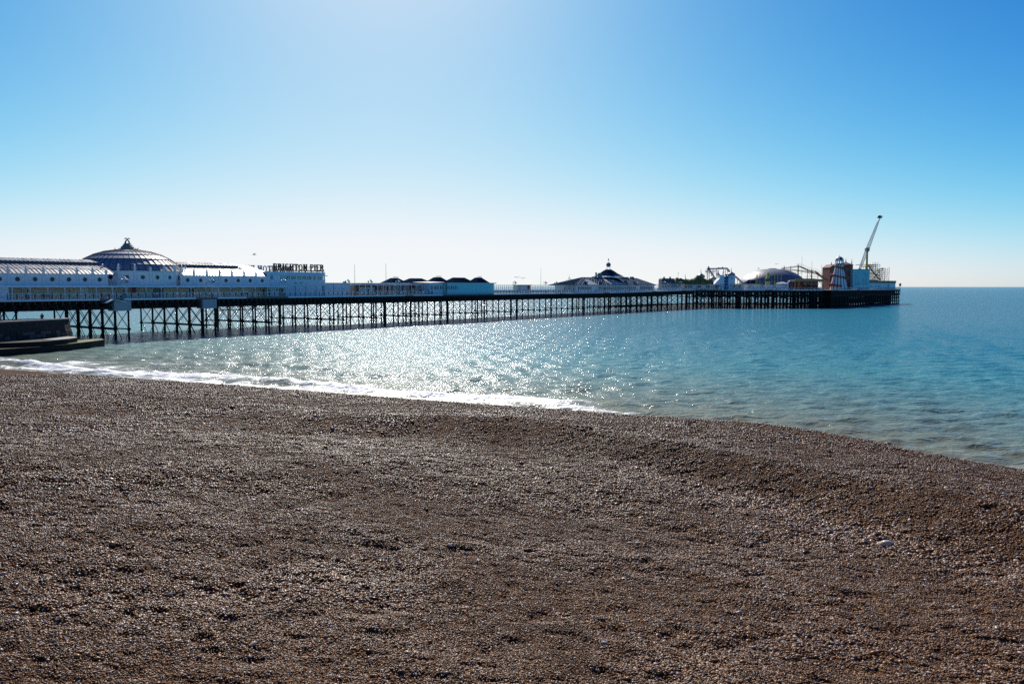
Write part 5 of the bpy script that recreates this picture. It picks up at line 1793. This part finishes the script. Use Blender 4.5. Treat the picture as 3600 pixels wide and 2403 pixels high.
def helter_skelter():
    x, y = far(2946, 410)
    k_ = 410 / 2800
    th = thing_w('helter_skelter', 'white helter-skelter tower with red and navy stripes and a spiral slide', 'slide', (x, y, HZ))
    zg = 10.5 + 72 * k_ - HZ
    r0, r1 = 4.3, 1.95
    n = 28
    MB().lathe([(r0, 0), (r1, zg)], n).build('tower', WHITE, th)
    for k in range(14):
        a = 2 * PI * k / 14 + .1
        m = MB()
        pts = []
        for j in range(13):
            z = zg * j / 12; r = r0 + (r1 - r0) * j / 12 + .03
            w = .062 * (1 + .0 * j)
            pts.append((r, z))
        vs = []; fs = []
        for r, z in pts:
            vs += [(r * math.cos(a - .065), r * math.sin(a - .065), z), (r * math.cos(a + .065), r * math.sin(a + .065), z)]
        fs = [(2 * i, 2 * i + 1, 2 * i + 3, 2 * i + 2) for i in range(12)]
        m.add(vs, fs).build('stripe', STRIPE_R if k % 2 else STRIPE_B, th)
    # slide spiralling round the tower
    pts = []
    turns = 2.15
    for i in range(73):
        u = i / 72
        z = zg - .6 - (zg - 2.2) * u
        r = r0 + (r1 - r0) * z / zg + .75
        a = R(-150) + turns * 2 * PI * u
        pts.append(Vector((r * math.cos(a), r * math.sin(a), z)))
    m = MB()
    for p, q in zip(pts[:-1], pts[1:]):
        m.beam(p, q, 1.15, .3)
    m.build('slide_bed', BRICK, th)
    m = MB()
    for sg in (-.58, .58):
        pp = [p + Vector((p.x, p.y, 0)).normalized() * sg + Vector((0, 0, .3)) for p in pts]
        for p, q in zip(pp[:-1], pp[1:]):
            m.beam(p, q, .1, .5)
    m.build('slide_sides', STRIPE_R, th)
    # gallery, lantern room with arches, striped dome
    MB().lathe([(r1, zg - .2), (2.6, zg), (2.6, zg + .18), (1.9, zg + .2)], n).build('gallery', WHITE2, th)
    m = MB()
    for k in range(16):
        a = 2 * PI * k / 16
        m.box(2.5 * math.cos(a) - .04, 2.5 * math.cos(a) + .04, 2.5 * math.sin(a) - .04, 2.5 * math.sin(a) + .04, zg + .18, zg + 1.1)
    m.lathe([(2.5, zg + 1.05), (2.56, zg + 1.1), (2.5, zg + 1.15)], 16)
    m.build('gallery_rail', STRIPE_B, th)
    for k in range(10):
        a = 2 * PI * k / 10
        MB().box(1.9 * math.cos(a) - .17, 1.9 * math.cos(a) + .17, 1.9 * math.sin(a) - .17, 1.9 * math.sin(a) + .17, zg + .2, zg + 2.4).build('lantern_pier', WHITE2, th)
    MB().lathe([(1.72, zg + .2), (1.72, zg + 1.15), (1.5, zg + 1.15)], 20).build('parapet', STRIPE_B, th)
    MB().lathe([(1.6, zg + 2.35), (2.15, zg + 2.35), (2.2, zg + 2.75), (2.05, zg + 2.8)], 20).build('lantern_ring', PALEBLUE, th)
    prof = [(2.05 * math.cos(R(90) * j / 7), zg + 2.8 + 1.85 * math.sin(R(90) * j / 7)) for j in range(8)]
    for k in range(10):
        MB().lathe([(max(r, .02), z) for r, z in prof], 2, (0, 0), 2 * PI * k / 10, 2 * PI * (k + 1) / 10).build('dome_gore', (WHITE2, STRIPE_B, WHITE2, STRIPE_R)[k % 4], th)
    MB().tube((0, 0, zg + 4.6), (0, 0, zg + 5.7), .07, .03, 6).ball((0, 0, zg + 4.8), .2, 8).build('finial', IRON2, th)


def booster():
    d = 462.0
    k_ = d / 2800
    x, y = far(3042, d)
    th = thing_w('swing_arm_ride', 'tall lattice swing arm ride on a yellow mast, tilted over the pier head', 'ride', (x, y, HZ))
    Zp = lambda py: 10.5 + (1006 - py) * k_ - HZ
    Wp = lambda px: (px - 3042) * k_
    hub = Zp(877)
    MB().tube((0, 0, 0), (0, 0, hub - .5), .62, .52, 12).build('mast', YELLOW, th)
    MB().box(-2.2, 2.2, -2.2, 2.2, 0, 1.2).build('base', GREYM, th)
    MB().box(-1.0, .9, -1.0, 1.0, hub - 1.2, hub + .6).tube((-1.3, 0, hub), (1.2, 0, hub), .6, .6, 10).box(-.4, 1.3, -.3, .3, hub + .2, hub + 1.0).build('hub', GOLD, th)
    lo, hi = Vector((Wp(3014), -1.2, Zp(948))), Vector((Wp(3073), -1.2, Zp(784)))
    ax = (hi - lo).normalized(); sx = Vector((0, 1, 0)); sy = ax.cross(sx).normalized()
    m = MB()
    N_ = 34
    rad = lambda u: .75 * (1 - .55 * abs(u - .42) / .58)
    ring = []
    for i in range(N_ + 1):
        u = i / N_; c = lo.lerp(hi, u); r = rad(u)
        ring.append([c + sx * r * a + sy * r * b for a, b in ((-1, -1), (1, -1), (1, 1), (-1, 1))])
    for A, B in zip(ring[:-1], ring[1:]):
        for j in range(4):
            m.beam(A[j], B[j], .14)
            m.beam(A[j], B[(j + 1) % 4], .08)
            m.beam(A[j], A[(j + 1) % 4], .08)
    m.build('lattice_arm', GREYM, th)
    e = hi + ax * 2.2
    MB().tube(hi, e + Vector((.6, 0, .4)), .3, .2, 8).build('gondola_neck', IRON2, th)
    c = e + Vector((.2, 0, 1.0))
    m = MB()
    for k in range(7):
        a = 2 * PI * k / 7
        m.ball((c.x + 1.0 * math.cos(a), c.y + .5 * math.sin(a * 2), c.z + .6 * math.sin(a)), .42, 7)
    m.box(c.x - .9, c.x + .9, c.y - .4, c.y + .4, c.z - .35, c.z + .35)
    m.build('gondola', IRON2, th)
    MB().path([c + Vector((1.1 * math.cos(R(t)) + .7, 0, .9 * math.sin(R(t)))) for t in range(-60, 100, 20)], .1).build('gondola_guard', GREYM, th)
    MB().box(lo.x - .5, lo.x + .5, -1.7, -.7, lo.z - 1.0, lo.z + .6).build('counter_gondola', IRON2, th)


def crazy_mouse():
    d = 470.0
    k_ = d / 2800
    x, y = far(3085, d)
    th = thing_w('scaffold_coaster', 'scaffold-like coaster frame of thin dark steel at the end of the pier', 'roller coaster', (x, y, HZ))
    Zp = lambda py: 10.5 + (1006 - py) * k_ - HZ
    Wp = lambda px: (px - 3085) * k_
    xs = [Wp(p) for p in (3056, 3064, 3072, 3080, 3088, 3097, 3106, 3114, 3121)]
    tops = [Zp(p) for p in (930, 928, 927, 927, 927, 942, 944, 941, 941)]
    for yy in (0, 5, 10):
        for xx, zt in zip(xs, tops):
            MB().beam((xx, yy, 0), (xx, yy, zt + random.uniform(-1, .6)), .16).build('upright', IRON2, th)
    m = MB()
    for py in (932, 938, 945, 952, 959, 966, 973, 980):
        z = Zp(py)
        for yy in (0, 5, 10):
            run = [xx for xx, zt in zip(xs, tops) if zt > z]
            if len(run) > 1:
                m.beam((run[0], yy, z), (run[-1], yy, z), .1)
    for i in range(len(xs) - 1):
        for j in range(5):
            z = 4 + j * 2.2
            if z + 2.2 < min(tops[i], tops[i + 1]) and (i + j) % 2:
                m.beam((xs[i], 0, z), (xs[i + 1], 0, z + 2.2), .08)
                m.beam((xs[i], 5, z + 2.2), (xs[i + 1], 5, z), .08)
    tag(m.build('scaffold_bracing', IRON2, th), kind='stuff')
    tr = [[(3010, 931), (3030, 929.5), (3050, 930), (3062, 931), (3086, 931)], [(3027, 936), (3060, 937), (3086, 937)], [(3060, 931), (3068, 944), (3080, 958), (3092, 972), (3104, 984)],
          [(3086, 958), (3094, 950), (3104, 945), (3112, 942), (3115, 944), (3108, 950), (3098, 956), (3088, 968), (3076, 980)], [(3066, 962), (3080, 960), (3096, 964), (3108, 970)], [(3070, 972), (3090, 975), (3112, 978)]]
    for k, pts in enumerate(tr):
        pp = [Vector((Wp(a), 2.0 + k * 1.2, Zp(b))) for a, b in pts]
        MB().path(pp, .5, .35).path([p + Vector((0, 1.0, 0)) for p in pp], .2).build('track', TRACK if k < 2 else IRON2, th)
    m = MB()
    for k in range(6):
        p = (Wp(3066 + 4 * k), 1.5, Zp(931))
        m.beam(p, (p[0], p[1], p[2] + 1.6), .07)
    m.beam((Wp(3066), 1.5, Zp(931) + 1.3), (Wp(3086), 1.5, Zp(931) + 1.3), .06)
    m.build('top_rail', GREYM, th)
    # long hut with brown eaves and blue panels
    x0, y0 = far(3054, 452); x1, y1 = far(3146, 478)
    a = math.atan2(y1 - y0, x1 - x0); Ln = math.hypot(x1 - x0, y1 - y0)
    th = thing_w('end_hut', 'long low hut with blue-white panels and brown eaves at the pier end', 'hut', (x0, y0, HZ), a)
    MB().box(0, Ln, .4, 5, 0, 3.6).build('wall', PALEBLUE, th)
    MB().box(-.3, Ln + .3, 0, 5.4, 3.6, 5.0).build('eaves', TRACK, th)
    MB().box(Ln * .1, Ln * .3, 0, 3, 5.0, 5.5).build('roof_box', LEAD, th)
    for k in range(9):
        MB().box(Ln * (k + .08) / 9, Ln * (k + .92) / 9, .3, .398, .5, 2.9).build('wall_panel', (TURQ, PALEBLUE, SKYB)[k % 3], th)
    for k in range(10):
        MB().box(Ln * k / 9 - .08, Ln * k / 9 + .08, .25, .41, 0, 3.6).build('panel_post', WHITE, th)
    # navigation light on the corner
    x, y = far(3161, 484)
    th = thing_w('harbour_light', 'small dark signal light on a post at the outermost corner', 'light', (x, y, HZ))
    MB().box(-.09, .09, -.09, .09, 0, 1.9).build('post', IRON2, th)
    MB().box(-.5, .5, -.4, .4, 1.9, 3.3).build('lamp_box', IRON2, th)
    MB().lathe([(.55, 3.3), (.2, 3.6), (.02, 3.7)], 6).build('cap', IRON2, th)


def small_masts():
    for px, d, top, lab in ((2382, 384, 958, 'thin lamp mast beside the navy ride cabin'), (2635, 396, 957, 'thin mast left of the big dome'), (2710, 402, 957, 'thin mast before the middle of the big dome')):
        x, y, z = far(px, d, top)
        th = thing_w('thin_mast', lab, 'mast', (x, y, HZ - .3), 0, 'thin masts of the pier head')
        MB().tube((0, 0, 0), (0, 0, z - HZ), .08, .05, 6).build('pole', GREYM, th)
        MB().box(-.1, .35, -.1, .1, z - HZ - .1, z - HZ + .15).build('lamp_head', GREYM, th)


# ================================================================ stone groyne, people, gulls
SHADE_BLACK = mat('shade_black_slab', (0.012, 0.012, 0.010), 0.7, var=0.5, scale=2.0, bump=0.6, spec=0.2)  # near-black slab colour with the shade of pier and hall painted in
BLOCK = mat('pale_stained_block', (0.085, 0.082, 0.08), 0.85, var=0.5, scale=2.0, bump=0.6)


def groyne():
    th = thing_w('stone_groyne', 'dark flint groyne wall with curved end below the pier', 'groyne', (-84, 130, 0))
    c = Vector((-84, 130, 0))
    top = [(-89.5, 104), (-84.6, 113), (-82.0, 120), (-80.4, 127), (-79.0, 133), (-77.7, 138), (-78.2, 140.6), (-80.5, 142.2), (-86, 141.5), (-90, 134), (-94, 124), (-100, 110)]
    out = [(-88.0, 103), (-83.4, 112), (-81.0, 119), (-79.5, 126.3), (-78.2, 132.5), (-77.0, 138.0), (-77.6, 141.4), (-80.4, 143.2), (-86.6, 142.4), (-91, 135), (-95, 125), (-101.5, 110)]
    T = 4.75
    n = len(top)
    m = MB()
    vs = [(x - c.x, y - c.y, -2.5) for x, y in out] + [(x - c.x, y - c.y, T) for x, y in top]
    m.add(vs, [(i, (i + 1) % n, n + (i + 1) % n, n + i) for i in range(n)] + [tuple(range(n, 2 * n))])
    m.build('wall', STONE, th)
    cop = MB()
    for i in range(6):
        a, b = Vector((*top[i], T)) - c, Vector((*top[i + 1], T)) - c
        cop.beam(a + Vector((-.35, .1, .1)), b + Vector((-.35, .1, .1)), .9, .2)
    cop.build('coping', SLAB, th)
    # courses of squared blocks near the foot of the wall
    rg = random.Random(4)
    for row in range(3):
        z = 1.75 + row * .5
        for i in range(2, 6):
            f = lambda i_: Vector((*out[i_], -2.5)).lerp(Vector((*top[i_], T)), (z + 2.5) / (T + 2.5)) - c
            a, b = f(i), f(i + 1)
            nseg = max(1, int((b - a).length / 1.05))
            for k in range(nseg):
                p, q = a.lerp(b, (k + .03 + .06 * (row % 2)) / nseg), a.lerp(b, (k + .95) / nseg)
                MB().beam(p, q, .16 + rg.uniform(0, .06), .44).build('stone_block', BLOCK if rg.random() < .3 else STONE, th)
    s1 = thing_w('groyne_step', 'upper pale concrete step at the foot of the groyne', 'step', (-76, 133, 0), 0, 'stepped slabs of the groyne')
    p1 = [(-4.2, -12), (.2, -9), (2.0, -6.2), (2.9, -2), (2.6, 1.2), (1.2, 3.6), (-2, 5.6), (-4.4, 6)]
    MB().prism(p1, -2.5, 1.80).build('slab', SHADE_BLACK, s1)  # whole body in the painted shade colour
    MB().prism([(-.6, -3.6), (2.2, -5.0), (2.75, -2), (2.5, 1.1), (1.1, 3.5), (-.8, 4.4)], 1.80, 1.88).build('slab_top', SLAB, s1)  # pale top only on the sunlit tip; the rest keeps the painted shade
    s2 = thing_w('groyne_step', 'lower step with green weed running out into the water', 'step', (-75, 133, 0), 0, 'stepped slabs of the groyne')
    p2 = [(-7, -22), (-2.5, -14), (0.6, -8.6), (2.4, -3.0), (3.0, 3.0), (2.9, 7.6), (1.6, 9.6), (-1.5, 9.8), (-5, -4)]
    MB().prism(p2, -2.5, 1.05).build('slab', SHADE_BLACK, s2)
    MB().prism([(.8, -2.0), (2.35, -2.9), (2.9, 3.0), (2.8, 7.5), (1.5, 9.5), (.2, 8.6)], 1.05, 1.12).build('weedy_top', WEED, s2)  # green weed shown only on the sunlit tip, painted shade left of it


def person(name_loc, lab, pose, top_m, low_m, h=1.7, rz=0.0):
    """One skinned figure grown from a joint skeleton; clothes are laid over it as children."""
    th = thing_w('person', lab, 'person', name_loc, rz, 'people about the pier')
    k = h / 1.7
    if pose == 'sit':
        J = {'pelvis': (0, 0, .12), 'waist': (0, .02, .32), 'chest': (0, .0, .52), 'neck': (0, -.03, .68), 'head': (0, -.06, .80), 'crown': (0, -.06, .92),
             'shL': (-.19, 0, .62), 'elL': (-.25, -.10, .38), 'haL': (-.14, -.32, .26), 'shR': (.19, 0, .62), 'elR': (.25, -.1, .38), 'haR': (.14, -.32, .26),
             'knL': (-.13, -.42, .14), 'anL': (-.14, -.50, -.30), 'toL': (-.14, -.66, -.36), 'knR': (.13, -.42, .14), 'anR': (.14, -.5, -.30), 'toR': (.14, -.66, -.36)}
    else:
        J = {'pelvis': (0, 0, .92), 'waist': (0, 0, 1.08), 'chest': (0, 0, 1.28), 'neck': (0, -.01, 1.45), 'head': (0, -.03, 1.57), 'crown': (0, -.02, 1.68),
             'shL': (-.19, 0, 1.39), 'elL': (-.25, .04, 1.12), 'haL': (-.23, -.08, .86), 'shR': (.19, 0, 1.39), 'elR': (.25, .03, 1.12), 'haR': (.23, -.1, .88),
             'knL': (-.11, -.02, .5), 'anL': (-.12, .06, .09), 'toL': (-.12, -.1, .04), 'knR': (.11, -.06, .5), 'anR': (.13, -.04, .09), 'toR': (.13, -.2, .04)}
    E_ = [('pelvis', 'waist'), ('waist', 'chest'), ('chest', 'neck'), ('neck', 'head'), ('head', 'crown'), ('chest', 'shL'), ('shL', 'elL'), ('elL', 'haL'), ('chest', 'shR'), ('shR', 'elR'), ('elR', 'haR'),
          ('pelvis', 'knL'), ('knL', 'anL'), ('anL', 'toL'), ('pelvis', 'knR'), ('knR', 'anR'), ('anR', 'toR')]
    return th, J, E_


def build_person(loc, lab, pose, top_m, low_m, h=1.7, rz=0.0):
    th, J, E_ = person(loc, lab, pose, top_m, low_m, h, rz)
    rad = {'pelvis': .16, 'waist': .14, 'chest': .17, 'neck': .055, 'head': .10, 'crown': .075, 'sh': .075, 'el': .05, 'ha': .04, 'kn': .07, 'an': .045, 'to': .04}
    k = h / 1.7

    def grow(name, keys, m, extra):
        keys = list(keys)
        bm = bmesh.new()
        sk = bm.verts.layers.skin.verify()
        vs = {}
        for i, q in enumerate(keys):
            v = bm.verts.new(tuple(c * k for c in J[q])); vs[q] = v
            r = rad.get(q, rad.get(q[:2], .06)) * k + extra
            v[sk].radius = (r, r * (.75 if q in ('chest', 'waist', 'pelvis') else 1))
            v[sk].use_root = i == 0
        for a, b in E_:
            if a in vs and b in vs:
                bm.edges.new((vs[a], vs[b]))
        me = bpy.data.meshes.new(name); bm.to_mesh(me); bm.free()
        me.materials.append(m)
        o = link(name, me, th)
        o.modifiers.new('skin', 'SKIN')
        o.modifiers['skin'].use_smooth_shade = True
        s_ = o.modifiers.new('sub', 'SUBSURF'); s_.levels = 1; s_.render_levels = 1
        return o
    grow('body', J.keys(), SKIN, 0)
    grow('jacket', ['chest', 'waist', 'pelvis', 'shL', 'elL', 'shR', 'elR'], top_m, .03)
    grow('trousers', ['pelvis', 'knL', 'anL', 'knR', 'anR'], low_m, .025)
    c = Vector(J['head']) * k
    MB().ball((c.x, c.y + .02, c.z + .05), .125 * k, 10).build('hair', CLOTH_D, th, smooth=True)
    for sx in (-1, 1):
        t = Vector(J['toL' if sx < 0 else 'toR']) * k
        MB().box(t.x - .05, t.x + .05, t.y - .08, t.y + .2, t.z - .06, t.z + .04).build('shoe', CLOTH_D, th)


def people():
    build_person((-81.2, 137.6, 4.9), 'dark figure sitting on the far end of the stone groyne', 'sit', CLOTH_D, CLOTH_D, 1.7, R(25))
    build_person((-82.4, 128.0, 4.9), 'figure in a grey jacket sitting on the groyne at the picture edge', 'sit', CLOTH_G, CLOTH_D, 1.72, R(70))
    p = P(-93.2, 4.6, 8.1)
    build_person(p, 'person in dark clothes standing under the canopy of the hall', 'stand', CLOTH_D, CLOTH_D, 1.75, R(30))
    p = P(-91.6, 4.4, 8.1)
    build_person(p, 'person in a red top under the hall canopy', 'stand', CLOTH_R, CLOTH_D, 1.66, R(120))
    for s, y, lab, m1 in ((-61.8, 2.3, 'dark figure at the railing by the left flagpole', CLOTH_D), (-50.6, 2.2, 'person in grey before the white arcade', CLOTH_G), (-41.4, 2.4, 'person in dark clothes by the red shop front', CLOTH_D), (66.0, 2.6, 'person at the railing before the left end of the pavilion', CLOTH_D)):
        build_person(P(s, y, ZD(s)), lab, 'stand', m1, CLOTH_D, random.uniform(1.6, 1.8), random.uniform(0, 6))


def gull(loc, lab, flying=True, rz=0.0, sc=1.0, roll=0.0):
    th = thing_w('gull', lab, 'bird', loc, rz, 'gulls in the air' if flying else 'gulls on the dome')
    th.scale = (sc, sc, sc)
    th.rotation_euler = (0, roll, rz)
    MB().lathe([(.005, -.26), (.05, -.18), (.085, -.03), (.075, .1), (.04, .2), (.005, .28)], 8).build('body', FEATHER, th, smooth=True).rotation_euler = (PI / 2 if flying else R(60), 0, 0)
    MB().ball((0, -.25 if flying else -.15, .03 if flying else .2), .05, 8).build('head', FEATHER, th)
    MB().beam((0, -.29 if flying else -.19, .02 if flying else .19), (0, -.37 if flying else -.27, 0 if flying else .17), .018).build('beak', GOLD, th)
    if flying:
        for s in (-1, 1):
            vs = [(s * .05, -.1, .03), (s * .32, -.14, .16), (s * .68, .02, .10), (s * .34, .04, .13), (s * .05, .1, .03)]
            MB().add(vs + [(x, y, z - .015) for x, y, z in vs], [(0, 1, 2, 3, 4), (9, 8, 7, 6, 5), (0, 5, 6, 1), (1, 6, 7, 2), (2, 7, 8, 3), (3, 8, 9, 4)]).build('wing', FEATHER, th)
    else:
        for s in (-1, 1):
            MB().beam((s * .03, 0, -.05), (s * .03, 0, -.22), .015).build('leg', GOLD, th)


def gulls():
    for px, py, d, lab in ((898, 895, 170, 'gull flying over the right wing of the hall'), (1819, 975, 230, 'gull flying low right of the slate roofs, left of two'), (1836, 978, 236, 'gull flying low right of the slate roofs, right of two'),
                           (2663, 944, 300, 'gull flying left of the big dome top'), (2728, 928, 330, 'gull flying high above the big dome')):
        gull(far(px, d, py), lab, True, random.uniform(0, 6), 1.5, random.uniform(-.4, .4))
    for px, py, lab in ((412, 877, 'leftmost gull perched on the dome shoulder'), (424, 877, 'second gull from the left perched on the dome'), (433, 876, 'gull perched just left of the dome finial'),
                        (485, 877, 'gull perched just right of the dome finial'), (489.5, 877, 'rightmost gull perched on the dome')):
        x, y, z = far(px, 171, py)
        gull((x, y, z), lab, False, random.uniform(0, 6), 1.3)


STONES = [(3.56, 23.57, 0.219, 'p', 'left of two pale stones lying side by side right of centre'),
          (3.78, 23.55, 0.219, 'p', 'right of two pale stones lying side by side right of centre'),
          (1.79, 14.94, 0.144, 'g', 'blue-grey flint with a hollow near the bottom centre'),
          (1.71, 14.75, 0.095, 'p', 'buff stone just below the hollow blue-grey flint'),
          (5.42, 39.33, 0.225, 'p', 'small white stone alone on the bank'),
          (20.48, 35.26, 0.252, 'p', 'pale stone on the crest of the beach at far right'),
          (-0.58, 15.49, 0.094, 'g', 'brown-grey stone low in the middle foreground'),
          (12.85, 23.15, 0.149, 'g', 'bluish stone among the coarse shingle at right')]


def loose_stones():
    shapes = [pebble_mesh(20 + i) for i in range(3)]
    pale = mat('pale_chalky_stone', (0.30, 0.26, 0.21), 0.7, var=0.25, scale=6)
    grey = mat('blue_grey_flint', (0.20, 0.21, 0.23), 0.6, var=0.3, scale=6)
    for k, (x, y, size, m, lab) in enumerate(STONES):
        size *= .75
        me = shapes[k % 3].copy()
        me.materials.clear(); me.materials.append(m == 'p' and pale or grey)
        z = float(beach_z(np.array([x]), np.array([y]))[0])
        o = link('stone', me, None, (x, y, z + size * .2), (0, 0, k * 1.3), (size, size, size))
        tag(o, lab, 'stone', 'larger loose stones on the shingle')


water_ride()
dome_and_rides()
coaster()
haunted_house()
helter_skelter()
booster()
crazy_mouse()
small_masts()
groyne()
loose_stones()
people()
gulls()
